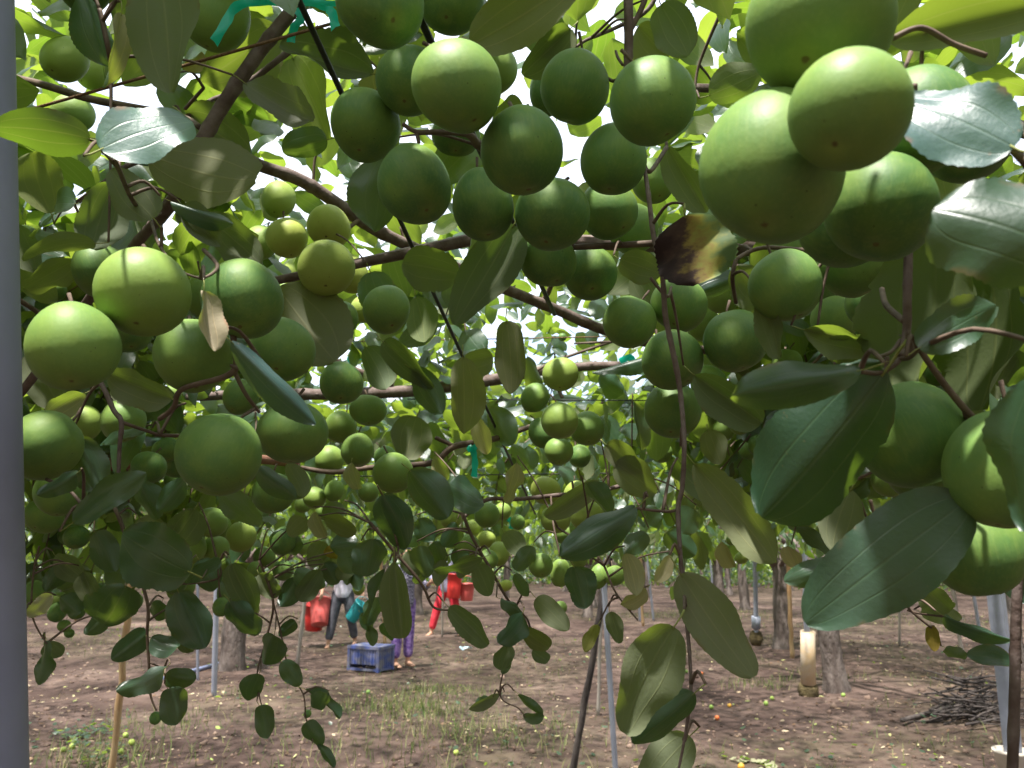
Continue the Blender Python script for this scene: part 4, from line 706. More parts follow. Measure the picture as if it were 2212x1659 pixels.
lf(1352, 1196, 1382, 1284, 44, .95, 'L', 'L', 20, tint=BEIGE); lf(1448, 1200, 1412, 1258, 32, .95, 'L', 'L', 20, tint=BEIGE); lf(1395, 1272, 1342, 1312, 34, .95, 'L', 'L', 40, tint=BEIGE); lf(1292, 1350, 1258, 1404, 26, 1.0, 'L', 'L', 30, tint=(1.3, 1.2, .6)); lf(1318, 1322, 1342, 1386, 38, 1.0, 'L', 'L', 10); lf(1115, 1000, 1092, 1088, 40, 1.1, 'L', 'L', 35, tint=BEIGE)
lf(1480, 466, 1522, 618, 150, .58, 'L', 'E', 10, mesh='DRY'); lf(1444, 318, 1522, 462, 62, .72, 'L', 'D', 20); lf(1532, 206, 1642, 162, 82, .80, 'L', 'R', 5); lf(1545, 212, 1478, 150, 60, .95, 'L', 'R', 15, tint=(1.2, 1.3, .8)); lf(1428, 10, 1496, 132, 92, .70, 'L', 'R', 15, tint=(.95, 1, .9)); lf(1018, 96, 1262, -30, 125, .55, 'L', 'R', -10, tint=(1.15, 1.1, 1.05)); lf(1232, 62, 1128, 162, 82, .72, 'L', 'R', 15, tint=(.85, .85, .8)); lf(1378, 58, 1452, 130, 76, .75, 'L', 'R', 10, tint=(.9, .85, .8))
lf(838, 330, 800, 500, 110, .72, 'U', 'D', 10); lf(1340, 560, 1430, 590, 70, .7, 'L', 'D', 20); lf(1130, 230, 1060, 260, 70, .72, 'L', 'D', 20); lf(820, 140, 850, 240, 60, .80, 'L', 'D', 40, tint=BEIGE)
# right
lf(1920, 88, 2260, 20, 120, .42, 'L', 'G', -15, tint=(1, 1.1, .8)); lf(2190, 318, 1932, 172, 190, .30, 'U', 'G', -30, .02, tint=(2.3, 2.0, 3.0)); lf(2330, 560, 2060, 400, 250, .27, 'U', 'G', -22); lf(2010, 485, 2090, 870, 250, .54, 'L', 'F', 42, tint=(.5, .58, .42)); lf(2130, 560, 2230, 880, 200, .56, 'L', 'F', 42, tint=(.5, .58, .42)); lf(1985, 752, 2176, 636, 102, .37, 'U', 'F', -10); lf(1858, 800, 1576, 852, 104, .345, 'U', 'F', -12)  # pale bluish tint paints sky glare; dark tints paint shade on sunlit undersides
lf(1912, 802, 1648, 1168, 235, .40, 'U', 'F', 12); lf(1908, 782, 1818, 782, 36, .41, 'U', 'F', -20); lf(2088, 1082, 1728, 1345, 195, .39, 'U', 'F', -8); lf(1835, 1212, 1694, 1248, 56, .42, 'U', 'F', -20); lf(2262, 810, 2170, 1150, 190, .30, 'U', 'F', -30); lf(1642, 646, 1706, 774, 62, .62, 'L', 'F', 20); lf(1738, 712, 1902, 738, 66, .60, 'L', 'F', 20); lf(1500, 810, 1645, 912, 88, .66, 'L', 'E', 8)
lf(1500, 1002, 1680, 1200, 96, .60, 'L', 'E', 5, tint=(1.1, 1.05, .95)); lf(1478, 1005, 1572, 1085, 70, .66, 'L', 'E', 12); lf(1838, 1058, 1768, 1194, 96, .52, 'L', 'F', 12); lf(1990, 1262, 2056, 1326, 58, .75, 'L', 'N', 20); lf(2040, 1330, 2176, 1388, 32, .72, 'U', 'N', -30); lf(2042, 1400, 2098, 1446, 34, .75, 'U', 'N', 20); lf(2010, 1352, 2022, 1404, 28, .75, 'L', 'N', 20, tint=(1.5, .9, .3)); lf(1990, 1320, 2070, 1330, 40, .8, 'L', 'N', 20)
lf(1590, 575, 1660, 680, 90, .74, 'L', 'F', 20, tint=(.8, .8, .8)); lf(1780, 740, 1880, 770, 70, .6, 'L', 'F', 20); lf(2192, 1240, 2215, 1300, 60, .5, 'U', 'Q', 0); lf(2188, 1430, 2100, 1405, 40, .52, 'U', 'Q', -30); lf(1530, 930, 1560, 1000, 60, .8, 'L', 'E', 10); lf(1600, 600, 1500, 640, 60, .85, 'U', 'F', 20)
lf(1310, 960, 1390, 1010, 60, 1.2, 'L', 'L', 20); lf(1330, 1000, 1420, 1060, 80, 1.2, 'L', 'L', 10); lf(1060, 880, 1110, 960, 60, 1.5, 'U', 'C', 10); lf(900, 900, 870, 990, 90, 1.3, 'L', 'C', 0); lf(700, 1120, 780, 1135, 44, 1.0, 'L', 'K', 30, tint=(.8, .8, .6)); lf(640, 1230, 700, 1270, 44, 1.2, 'U', 'J', -20, tint=(1.4, 1.6, 1))
lf(690, 1230, 640, 1290, 46, 1.2, 'L', 'J', 20); lf(590, 1150, 640, 1210, 60, 1.2, 'U', 'J', 20); lf(745, 1195, 700, 1188, 30, 1.3, 'L', 'K', 20, tint=(1.9, 1.1, .3)); lf(1500, 1100, 1470, 1150, 60, 1.3, 'U', 'L', 10); lf(1440, 1150, 1500, 1200, 55, 1.4, 'U', 'L', 10)
# more foliage in front of the pickers and in the middle distance
for a in [(720, 1200, 690, 1255, 44, 1.3, 'U', 'J', 10), (742, 1185, 772, 1240, 46, 1.25, 'U', 'K', -10), (700, 1170, 668, 1220, 44, 1.3, 'L', 'J', 10), (770, 1215, 748, 1262, 34, 1.3, 'U', 'K', 20), (728, 1228, 712, 1262, 24, 1.3, 'U', 'J', 20), (905, 1180, 918, 1250, 52, 1.15, 'U', 'K', 10), (880, 1190, 905, 1245, 44, 1.2, 'L', 'K', 10), (938, 1170, 962, 1232, 46, 1.2, 'U', 'K', -15), (985, 1185, 1003, 1238, 40, 1.2, 'U', 'K', 15), (960, 1210, 935, 1262, 36, 1.2, 'L', 'K', 10),
          (815, 1290, 800, 1350, 44, 1.3, 'U', 'K', 15), (700, 1215, 728, 1262, 40, 1.28, 'U', 'J', 12), (752, 1205, 735, 1252, 38, 1.28, 'L', 'K', 10), (762, 1232, 778, 1275, 30, 1.3, 'U', 'K', 5), (925, 1215, 900, 1270, 38, 1.2, 'U', 'K', 12), (1010, 1205, 985, 1246, 34, 1.2, 'L', 'K', 8), (780, 1325, 812, 1362, 30, 1.3, 'U', 'K', -10), (828, 1345, 845, 1385, 30, 1.3, 'U', 'K', 10), (798, 1352, 806, 1395, 26, 1.3, 'U', 'K', 25), (640, 1250, 612, 1310, 48, 1.2, 'U', 'J', -15), (560, 1240, 600, 1290, 46, 1.2, 'L', 'J', 15), (520, 1330, 560, 1370, 36, 1.2, 'U', 'J', 5), (430, 1210, 470, 1275, 56, 1.1, 'U', 'I', -20), (140, 1225, 100, 1275, 46, 1.0, 'U', 'I', 10), (180, 1235, 205, 1300, 46, 1.0, 'L', 'I', 10),
          (225, 1330, 190, 1370, 40, 1.0, 'U', 'I', -15), (130, 1290, 175, 1325, 44, 1.0, 'U', 'I', 20), (350, 1300, 320, 1350, 44, 1.0, 'U', 'I', -10), (1395, 1150, 1350, 1200, 46, 1.2, 'U', 'L', -15), (1150, 1180, 1120, 1235, 44, 1.15, 'U', 'L', 0), (1090, 1150, 1130, 1200, 46, 1.2, 'L', 'L', 10), (985, 1130, 955, 1180, 44, 1.2, 'U', 'L', -20), (905, 1120, 935, 1170, 48, 1.15, 'U', 'K', 5), (740, 1090, 700, 1140, 50, 1.1, 'U', 'K', -20), (660, 1120, 620, 1150, 44, 1.1, 'L', 'J', 20)]: lf(*a)
for a in [(1030, 900, 1050, 985, 40, 1.3, 'L', 'C', 15), (940, 985, 965, 1040, 34, 1.3, 'L', 'L', 25), (1700, 1180, 1720, 1230, 40, 1.3, 'L', 'F', 20), (680, 1105, 705, 1160, 30, 1.1, 'L', 'K', 30), (395, 150, 430, 105, 30, .7, 'L', 'S', 35), (60, 1330, 115, 1290, 34, .9, 'L', 'I', 25), (1560, 1170, 1585, 1225, 34, 1.4, 'L', 'L', 30), (760, 1000, 770, 1060, 34, 1.2, 'L', 'L', 30)]: lf(*a, tint=BEIGE)
r = random.Random(17)
ROLLK = 1.0
for bx, by, tx, ty, w, d, side, br, roll, dd, var, tint, mesh in LEAVES:
    b, e = P(bx, by, d), P(tx, ty, d + dd); yv = (e - b); L = yv.length; yv.normalize(); c = (b + e) / 2; nv = (CAM - c); nv = (nv - yv * nv.dot(yv)).normalized()
    rl = math.radians(roll * ROLLK)
    # positive roll turns the face downward, negative turns it up towards the sky
    q1 = Quaternion(yv, rl) @ nv; q2 = Quaternion(yv, -rl) @ nv; nv = (q1 if (q1.z < q2.z) == (rl > 0) else q2)
    zv = nv if side == 'U' else -nv; xv = yv.cross(zv)
    wd = w * d / FPX / max(math.cos(rl), .5) / .66
    me = DRY if mesh == 'DRY' else HERO[var if var is not None else r.randrange(9 if w > 90 else len(HERO))]
    m = Matrix.Translation(b) @ Matrix((xv, yv, zv)).transposed().to_4x4() @ Matrix.Diagonal((wd, L, L * .8 + wd * .2, 1))
    par = BR[br]; o = mesh_obj('leaf', me, par, m); g_ = r.uniform(.88, 1.1); tn = tint or (1, 1, 1); o.color = (tn[0] * g_ * r.uniform(.94, 1.08), tn[1] * g_, tn[2] * g_ * r.uniform(.9, 1.05), 1)
    if mesh == 'DRY': o['label'] = 'withered leaf, brown along one half and yellow green along the other'
    # join to the nearest wood of its branch
    pe = m @ Vector((.015, -.17, .05)); bp_, kk, ww = min(((p, k_, w_) for p, k_, w_ in BPTS if k_ == br), key=lambda t: (t[0] - pe).length)
    if .006 < (bp_ - pe).length < .17:
        mid = pe.lerp(bp_, .5) + Vector((0, 0, .008)); mb = MB(); q, rr = spline([pe, mid, bp_], [.0009, .0012, .0016], 4); mb.tube(q, rr, 5); mb.build('twig', TWIG, par)
print('hand leaves', len(LEAVES))

# ------------------------------------------------------------------ fruit in the trees
# cx, cy, rx, ry, real diameter, tone 0 dark .. 4 yellow (shade and sunlight painted into some), label
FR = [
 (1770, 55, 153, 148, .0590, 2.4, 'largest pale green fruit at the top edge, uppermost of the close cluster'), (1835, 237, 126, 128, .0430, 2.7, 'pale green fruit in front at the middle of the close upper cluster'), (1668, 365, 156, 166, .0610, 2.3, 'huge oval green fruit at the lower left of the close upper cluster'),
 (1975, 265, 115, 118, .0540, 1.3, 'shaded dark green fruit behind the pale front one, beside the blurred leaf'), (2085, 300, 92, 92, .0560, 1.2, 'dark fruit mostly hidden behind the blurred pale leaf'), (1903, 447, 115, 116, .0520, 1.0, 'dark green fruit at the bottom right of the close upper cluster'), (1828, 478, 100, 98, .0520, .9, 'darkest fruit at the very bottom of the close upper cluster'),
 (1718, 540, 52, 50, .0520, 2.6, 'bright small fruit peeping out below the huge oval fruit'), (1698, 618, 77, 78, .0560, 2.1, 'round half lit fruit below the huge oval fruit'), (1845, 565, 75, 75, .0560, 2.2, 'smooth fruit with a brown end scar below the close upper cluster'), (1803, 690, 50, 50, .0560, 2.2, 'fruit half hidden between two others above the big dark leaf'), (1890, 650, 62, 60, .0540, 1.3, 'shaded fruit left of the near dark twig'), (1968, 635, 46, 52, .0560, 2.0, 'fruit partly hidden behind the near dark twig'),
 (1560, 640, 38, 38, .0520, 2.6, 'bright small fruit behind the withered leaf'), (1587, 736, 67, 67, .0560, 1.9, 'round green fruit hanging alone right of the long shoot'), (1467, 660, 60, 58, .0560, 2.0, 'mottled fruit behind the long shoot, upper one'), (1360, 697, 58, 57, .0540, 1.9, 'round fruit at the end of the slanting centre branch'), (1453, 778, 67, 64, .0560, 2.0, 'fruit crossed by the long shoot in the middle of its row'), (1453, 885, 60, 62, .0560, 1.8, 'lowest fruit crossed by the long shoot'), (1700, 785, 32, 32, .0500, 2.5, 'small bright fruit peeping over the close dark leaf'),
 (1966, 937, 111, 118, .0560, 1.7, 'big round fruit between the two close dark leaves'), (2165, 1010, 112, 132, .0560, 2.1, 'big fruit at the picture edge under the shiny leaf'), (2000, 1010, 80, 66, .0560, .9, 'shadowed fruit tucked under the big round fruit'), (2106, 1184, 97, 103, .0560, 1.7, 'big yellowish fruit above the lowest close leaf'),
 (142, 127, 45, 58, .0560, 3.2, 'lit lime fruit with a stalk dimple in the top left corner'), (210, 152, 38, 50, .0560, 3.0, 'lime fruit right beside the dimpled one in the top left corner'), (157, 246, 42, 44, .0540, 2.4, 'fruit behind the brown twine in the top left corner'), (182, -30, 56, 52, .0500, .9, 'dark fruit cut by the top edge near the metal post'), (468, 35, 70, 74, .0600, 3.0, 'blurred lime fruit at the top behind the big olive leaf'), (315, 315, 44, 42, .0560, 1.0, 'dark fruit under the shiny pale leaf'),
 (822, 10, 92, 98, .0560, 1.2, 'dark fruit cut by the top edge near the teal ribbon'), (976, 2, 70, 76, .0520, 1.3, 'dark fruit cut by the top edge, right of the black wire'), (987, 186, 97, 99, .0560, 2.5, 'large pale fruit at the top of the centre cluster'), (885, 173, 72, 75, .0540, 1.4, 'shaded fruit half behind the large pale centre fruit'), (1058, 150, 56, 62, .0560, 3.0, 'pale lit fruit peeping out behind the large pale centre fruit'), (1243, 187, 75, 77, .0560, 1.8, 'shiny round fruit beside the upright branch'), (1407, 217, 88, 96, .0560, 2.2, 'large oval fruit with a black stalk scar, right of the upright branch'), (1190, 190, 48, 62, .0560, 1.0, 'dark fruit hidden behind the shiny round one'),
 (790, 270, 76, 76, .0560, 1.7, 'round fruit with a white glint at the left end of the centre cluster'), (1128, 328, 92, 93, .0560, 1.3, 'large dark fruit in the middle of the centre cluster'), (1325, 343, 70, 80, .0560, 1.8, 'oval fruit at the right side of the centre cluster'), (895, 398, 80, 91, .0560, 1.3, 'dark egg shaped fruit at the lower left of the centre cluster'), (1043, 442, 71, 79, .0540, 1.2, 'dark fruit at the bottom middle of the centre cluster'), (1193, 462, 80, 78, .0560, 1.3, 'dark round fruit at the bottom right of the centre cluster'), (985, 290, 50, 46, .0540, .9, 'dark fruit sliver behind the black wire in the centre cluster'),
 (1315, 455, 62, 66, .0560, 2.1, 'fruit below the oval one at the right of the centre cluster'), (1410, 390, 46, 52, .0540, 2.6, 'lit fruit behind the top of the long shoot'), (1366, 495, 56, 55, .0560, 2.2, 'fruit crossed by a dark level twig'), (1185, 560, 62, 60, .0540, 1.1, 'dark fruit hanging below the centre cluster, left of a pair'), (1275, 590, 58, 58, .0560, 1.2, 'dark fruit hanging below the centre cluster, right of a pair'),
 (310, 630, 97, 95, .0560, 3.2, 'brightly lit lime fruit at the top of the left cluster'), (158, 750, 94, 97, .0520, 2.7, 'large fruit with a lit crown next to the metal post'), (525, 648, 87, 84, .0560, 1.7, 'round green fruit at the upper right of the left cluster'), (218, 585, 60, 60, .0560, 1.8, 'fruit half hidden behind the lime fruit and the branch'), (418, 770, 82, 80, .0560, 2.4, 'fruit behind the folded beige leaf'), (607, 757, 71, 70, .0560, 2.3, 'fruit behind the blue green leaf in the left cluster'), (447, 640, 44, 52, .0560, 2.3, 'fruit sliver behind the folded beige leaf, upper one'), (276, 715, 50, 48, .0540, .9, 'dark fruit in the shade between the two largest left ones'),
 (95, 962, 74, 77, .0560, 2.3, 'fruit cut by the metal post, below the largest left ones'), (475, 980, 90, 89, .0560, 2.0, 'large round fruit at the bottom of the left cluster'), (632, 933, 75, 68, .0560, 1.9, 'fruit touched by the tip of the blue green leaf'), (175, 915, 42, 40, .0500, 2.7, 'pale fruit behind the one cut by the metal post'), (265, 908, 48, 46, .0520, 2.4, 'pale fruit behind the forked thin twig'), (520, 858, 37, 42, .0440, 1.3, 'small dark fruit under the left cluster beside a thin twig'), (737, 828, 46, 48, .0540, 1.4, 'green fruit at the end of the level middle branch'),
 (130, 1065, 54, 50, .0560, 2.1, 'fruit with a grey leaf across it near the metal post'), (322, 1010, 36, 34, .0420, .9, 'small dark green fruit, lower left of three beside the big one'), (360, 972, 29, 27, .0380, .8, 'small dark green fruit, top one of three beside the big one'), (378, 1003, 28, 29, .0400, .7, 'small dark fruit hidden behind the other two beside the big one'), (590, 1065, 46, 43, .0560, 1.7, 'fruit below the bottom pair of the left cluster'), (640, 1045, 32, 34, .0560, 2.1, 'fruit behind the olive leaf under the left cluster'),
 (120, 627, 22, 24, .0300, 1.0, 'tiny dark green fruit beside the metal post'), (160, 545, 30, 32, .0400, .7, 'small dark fruit high beside the metal post'), (621, 515, 44, 44, .0560, 3.9, 'yellow fruit with a brown blemish'), (710, 490, 47, 44, .0560, 3.9, 'yellow fruit at the top of the backlit group'), (705, 578, 60, 62, .0560, 3.5, 'yellow green fruit, biggest of the backlit group'), (758, 592, 37, 48, .0560, 3.7, 'yellow fruit sliver behind the biggest backlit one'), (637, 585, 27, 32, .0540, 3.2, 'small green yellow fruit left of the biggest backlit one'), (562, 525, 36, 44, .0540, 2.6, 'green fruit left of the yellow blemished one'), (602, 430, 36, 44, .0560, 3.1, 'pale fruit behind the slanting centre branch'),  # yellow tones paint the backlit group as sunlit
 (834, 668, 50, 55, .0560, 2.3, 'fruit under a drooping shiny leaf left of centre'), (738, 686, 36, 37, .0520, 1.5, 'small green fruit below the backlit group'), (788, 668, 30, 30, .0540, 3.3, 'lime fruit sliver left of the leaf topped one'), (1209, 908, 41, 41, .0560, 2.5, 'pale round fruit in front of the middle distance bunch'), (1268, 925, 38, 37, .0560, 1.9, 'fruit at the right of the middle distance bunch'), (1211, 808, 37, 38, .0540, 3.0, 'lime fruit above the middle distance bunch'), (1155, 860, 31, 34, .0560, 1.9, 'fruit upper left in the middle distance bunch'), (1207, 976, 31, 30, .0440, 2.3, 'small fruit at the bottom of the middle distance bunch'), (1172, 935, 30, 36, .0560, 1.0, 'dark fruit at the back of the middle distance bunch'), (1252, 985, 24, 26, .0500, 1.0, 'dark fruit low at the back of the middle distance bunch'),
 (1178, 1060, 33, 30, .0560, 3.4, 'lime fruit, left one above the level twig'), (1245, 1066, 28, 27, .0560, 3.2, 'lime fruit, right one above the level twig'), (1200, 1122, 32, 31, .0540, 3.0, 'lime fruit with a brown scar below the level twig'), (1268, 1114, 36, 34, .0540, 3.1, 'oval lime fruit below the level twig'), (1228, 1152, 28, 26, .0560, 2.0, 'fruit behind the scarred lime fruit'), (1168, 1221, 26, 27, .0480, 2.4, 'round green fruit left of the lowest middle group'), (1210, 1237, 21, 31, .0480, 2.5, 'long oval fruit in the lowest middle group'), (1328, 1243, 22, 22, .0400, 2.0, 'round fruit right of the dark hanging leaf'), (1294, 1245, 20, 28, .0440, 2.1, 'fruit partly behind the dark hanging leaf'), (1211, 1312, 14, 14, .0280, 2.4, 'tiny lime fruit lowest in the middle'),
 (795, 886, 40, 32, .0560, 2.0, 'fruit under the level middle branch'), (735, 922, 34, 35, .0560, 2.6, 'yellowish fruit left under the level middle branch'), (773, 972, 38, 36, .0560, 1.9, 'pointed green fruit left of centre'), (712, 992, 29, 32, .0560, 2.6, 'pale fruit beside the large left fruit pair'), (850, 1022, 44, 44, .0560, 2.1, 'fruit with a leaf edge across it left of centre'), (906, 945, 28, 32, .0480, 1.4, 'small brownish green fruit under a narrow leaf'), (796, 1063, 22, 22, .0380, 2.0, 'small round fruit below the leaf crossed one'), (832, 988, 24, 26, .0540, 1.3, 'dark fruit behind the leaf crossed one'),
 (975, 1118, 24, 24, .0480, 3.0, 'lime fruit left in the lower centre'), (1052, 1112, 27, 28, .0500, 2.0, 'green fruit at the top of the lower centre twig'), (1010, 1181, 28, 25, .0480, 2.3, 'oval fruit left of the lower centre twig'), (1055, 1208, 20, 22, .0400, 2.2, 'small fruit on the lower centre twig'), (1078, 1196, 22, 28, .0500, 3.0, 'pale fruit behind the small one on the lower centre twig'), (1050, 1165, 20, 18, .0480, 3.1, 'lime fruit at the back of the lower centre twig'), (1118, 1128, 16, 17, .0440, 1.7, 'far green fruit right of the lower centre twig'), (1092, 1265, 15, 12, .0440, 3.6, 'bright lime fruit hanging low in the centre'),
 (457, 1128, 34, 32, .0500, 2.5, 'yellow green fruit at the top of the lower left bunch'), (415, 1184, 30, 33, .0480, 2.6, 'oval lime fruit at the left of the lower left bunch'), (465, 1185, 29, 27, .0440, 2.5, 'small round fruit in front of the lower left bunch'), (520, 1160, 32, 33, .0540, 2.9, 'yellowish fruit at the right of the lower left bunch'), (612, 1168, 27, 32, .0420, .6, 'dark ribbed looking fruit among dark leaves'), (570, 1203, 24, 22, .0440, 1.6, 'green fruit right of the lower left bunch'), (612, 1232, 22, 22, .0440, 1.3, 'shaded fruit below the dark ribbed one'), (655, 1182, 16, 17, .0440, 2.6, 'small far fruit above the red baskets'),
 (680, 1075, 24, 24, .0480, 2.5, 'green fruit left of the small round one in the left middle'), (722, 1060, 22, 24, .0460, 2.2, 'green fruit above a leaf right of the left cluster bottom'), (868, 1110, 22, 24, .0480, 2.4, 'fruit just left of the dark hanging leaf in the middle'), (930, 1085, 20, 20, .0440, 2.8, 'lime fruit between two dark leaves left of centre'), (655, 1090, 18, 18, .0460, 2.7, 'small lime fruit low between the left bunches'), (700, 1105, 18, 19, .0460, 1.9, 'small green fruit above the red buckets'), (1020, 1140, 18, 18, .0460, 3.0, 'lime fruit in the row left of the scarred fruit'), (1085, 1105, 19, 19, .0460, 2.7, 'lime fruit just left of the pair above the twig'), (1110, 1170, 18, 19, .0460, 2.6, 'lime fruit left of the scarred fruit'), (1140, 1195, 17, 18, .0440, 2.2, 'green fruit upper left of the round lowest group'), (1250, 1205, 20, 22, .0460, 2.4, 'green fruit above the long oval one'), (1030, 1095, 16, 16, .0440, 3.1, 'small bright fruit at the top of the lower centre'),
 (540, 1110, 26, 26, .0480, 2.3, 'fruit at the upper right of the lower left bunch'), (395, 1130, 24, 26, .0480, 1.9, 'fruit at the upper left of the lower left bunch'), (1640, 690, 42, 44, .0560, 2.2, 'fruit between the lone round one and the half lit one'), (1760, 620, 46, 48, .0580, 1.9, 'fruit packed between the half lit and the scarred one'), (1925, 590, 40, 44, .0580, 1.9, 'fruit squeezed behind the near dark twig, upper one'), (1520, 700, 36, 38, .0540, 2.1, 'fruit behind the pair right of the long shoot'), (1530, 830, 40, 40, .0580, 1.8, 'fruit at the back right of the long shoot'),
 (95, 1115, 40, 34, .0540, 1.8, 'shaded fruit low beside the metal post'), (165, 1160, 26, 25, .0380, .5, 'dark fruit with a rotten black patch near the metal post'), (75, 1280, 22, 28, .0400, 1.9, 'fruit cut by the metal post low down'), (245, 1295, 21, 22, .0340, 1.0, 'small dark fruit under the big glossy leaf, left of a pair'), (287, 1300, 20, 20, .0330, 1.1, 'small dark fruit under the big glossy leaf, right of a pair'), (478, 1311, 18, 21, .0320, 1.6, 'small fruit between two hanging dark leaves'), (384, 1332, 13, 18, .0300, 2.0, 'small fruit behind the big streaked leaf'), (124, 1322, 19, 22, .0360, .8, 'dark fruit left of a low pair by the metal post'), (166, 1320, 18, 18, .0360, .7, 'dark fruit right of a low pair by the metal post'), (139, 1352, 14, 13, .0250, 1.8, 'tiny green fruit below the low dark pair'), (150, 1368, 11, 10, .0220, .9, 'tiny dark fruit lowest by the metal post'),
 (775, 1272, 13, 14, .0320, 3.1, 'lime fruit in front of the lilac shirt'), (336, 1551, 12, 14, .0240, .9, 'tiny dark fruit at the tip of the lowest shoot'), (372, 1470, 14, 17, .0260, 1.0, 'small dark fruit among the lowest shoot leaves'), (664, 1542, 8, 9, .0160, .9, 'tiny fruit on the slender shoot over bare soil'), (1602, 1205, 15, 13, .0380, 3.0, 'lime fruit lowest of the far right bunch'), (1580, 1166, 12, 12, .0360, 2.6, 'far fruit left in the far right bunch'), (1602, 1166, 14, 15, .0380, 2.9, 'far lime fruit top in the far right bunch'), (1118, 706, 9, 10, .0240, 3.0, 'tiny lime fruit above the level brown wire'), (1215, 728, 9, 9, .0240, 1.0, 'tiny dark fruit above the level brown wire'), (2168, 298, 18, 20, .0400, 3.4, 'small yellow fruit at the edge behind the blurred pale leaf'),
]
order = sorted(range(len(FR)), key=lambda i: FPX * FR[i][4] / (FR[i][2] + FR[i][3]))
placed = []
for i in order:
    cx, cy, rx, ry, D, tn, lab = FR[i]; rp = (rx + ry) / 2; d = FPX * D / (2 * rp); tn += .55 if rp < 46 else (.15 if rp < 62 else 0)  # smaller fruit painted paler to brighten the middle distance
    for it in range(80):
        p = P(cx, cy, d); R = rp * d / FPX
        if all((p - q).length >= .985 * (R + R2) for q, R2 in placed): break
        d *= 1.006
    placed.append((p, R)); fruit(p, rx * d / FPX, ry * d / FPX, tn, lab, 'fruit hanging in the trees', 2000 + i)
# leafy roof over and just beyond the near branches, kept clear of the hanging fruit and leaves in front
def pix(q): d_ = depth_of(q); return (FPX * (q.x - CAM.x) / d_ + W2 / 2, H2 / 2 - FPX * (q - CAM).dot(UP) / d_, d_)
blk = [(*pix(q), R * FPX / depth_of(q)) for q, R in placed]
for l in LEAVES: blk += [(l[0] + (l[2] - l[0]) * t, l[1] + (l[3] - l[1]) * t, l[5], l[4] * .4) for t in (.2, .5, .8)]
blk += [(*pix(q), 3) for q, k_, w_ in BPTS[::3]]
def clear(px, py, dep, rl):
    ok = np.ones(len(px), bool)
    for bx, by, bd, br_ in blk: ok &= ~((dep < bd + .02) & ((px - bx) ** 2 + (py - by) ** 2 < (br_ + rl) ** 2))
    return ok
r = np.random.default_rng(77); n = 112000; x = r.uniform(-4.2, 4.2, n); y = r.uniform(-2.3, 4.4, n)
kp = r.random(n) < (.15 + 1.2 * vnoise(x + 40, y + 40, 5, .45)) * np.interp(y, [.9, 2.2], [1, .48]); x, y = x[kp], y[kp]; n = len(x)  # unseen crown overhead kept dense to darken near fruit, thinned to brighten beyond
base = 1.86 + .2 * vnoise(x + 9, y + 9, 8, .8); z = base + r.gamma(1.6, .17, n) - .08; low = r.random(n) < .14; z[low] = base[low] - r.uniform(0, .34, low.sum()) * (.3 + .9 * vnoise(x[low] + 77, y[low] + 77, 12, .45))
dv = np.stack([x, y, z - CAM_H], 1); dep = dv @ np.array(FWD); sd = np.maximum(dep, .01); px = dv[:, 0] / sd * FPX + W2 / 2; py = H2 / 2 - (dv @ np.array(UP)) / sd * FPX
inview = (dep > 0) & (px > -150) & (px < W2 + 150) & (py > -150) & (py < H2 + 150); ok = ~(inview & (dep < .70)) & ~((np.abs(x) < .4) & (np.abs(y) < .4)) & (~inview | clear(px, py, dep, .05 / sd * FPX))
x, y, z, low, fine = x[ok], y[ok], z[ok], low[ok], (inview & (dep < 2.6))[ok]; n = len(x); ax, nr = canopy_frames(n, r); ax[low, 2] -= 1; ln = r.uniform(.06, .095, n); wd = ln * r.uniform(.85, 1.1, n); rv = r.random(n); pos = np.stack([x, y, z], 1)
c = mesh_obj('crown', cloud_mesh('crown', pos[~fine], ax[~fine], nr[~fine], ln[~fine], wd[~fine], rv[~fine], LEAFMASS), near); c['kind'] = 'stuff'
pick = r.integers(0, 5, n)
for k in range(5):
    tv, tf, tu = TMPL[k]
    q = fine & (pick == k); c = mesh_obj('crown', cloud_mesh('crown', pos[q], ax[q], nr[q], ln[q], wd[q] * .9, rv[q], LEAFMASS, tv, tf, tu), near); c['kind'] = 'stuff'
print('near leaves', n, int(fine.sum()))
for i in range(210):
    d = rr_.uniform(.95, 1.9); px = rr_.uniform(60, 2000) if i % 3 else rr_.uniform(60, 640); lim = 1225 if 600 < px < 1060 else 1260
    if px > 1480: lim = 1120
    if px < 560: lim = 1330
    py = rr_.uniform(900, lim); bot = P(px, py, d); top = bot + Vector((rr_.uniform(-.12, .12), rr_.uniform(-.05, .2), 0)); top.z = max(1.85, bot.z + .2)
    tp = [pix(bot.lerp(top, t)) for t in (0, .25, .5, .75, 1)]
    if not clear(np.array([t[0] for t in tp]), np.array([t[1] for t in tp]), np.array([t[2] for t in tp]), np.full(5, (55 if px < 600 else 80) / d)).all(): continue
    shoot(top, bot, rr_.randint(6, 9), .0025, .055, .085, HERO)
for i in range(260):
    d = 1.15 * (6.5 / 1.15) ** rr_.random(); px = rr_.uniform(60, 2180)
    lim = 1240 if 600 < px < 1060 else 1275
    if px > 1480: lim = 1215
    if px < 560: lim = 1340
    py = rr_.uniform(640 if d < 2.5 else 900, lim); bot = P(px, py, d); top = bot + Vector((rr_.uniform(-.25, .25), rr_.uniform(-.2, .2), 0)); top.z = max(1.95, bot.z + .25)
    if top.z - bot.z > .75: continue
    tp = [pix(bot.lerp(top, t)) for t in (0, .25, .5, .75, 1)]
    if not clear(np.array([t[0] for t in tp]), np.array([t[1] for t in tp]), np.array([t[2] for t in tp]), np.full(5, 75 / d)).all(): continue
    shoot(top, bot, rr_.randint(9, 13))
print('shoots', len(SHOOT_TIPS))
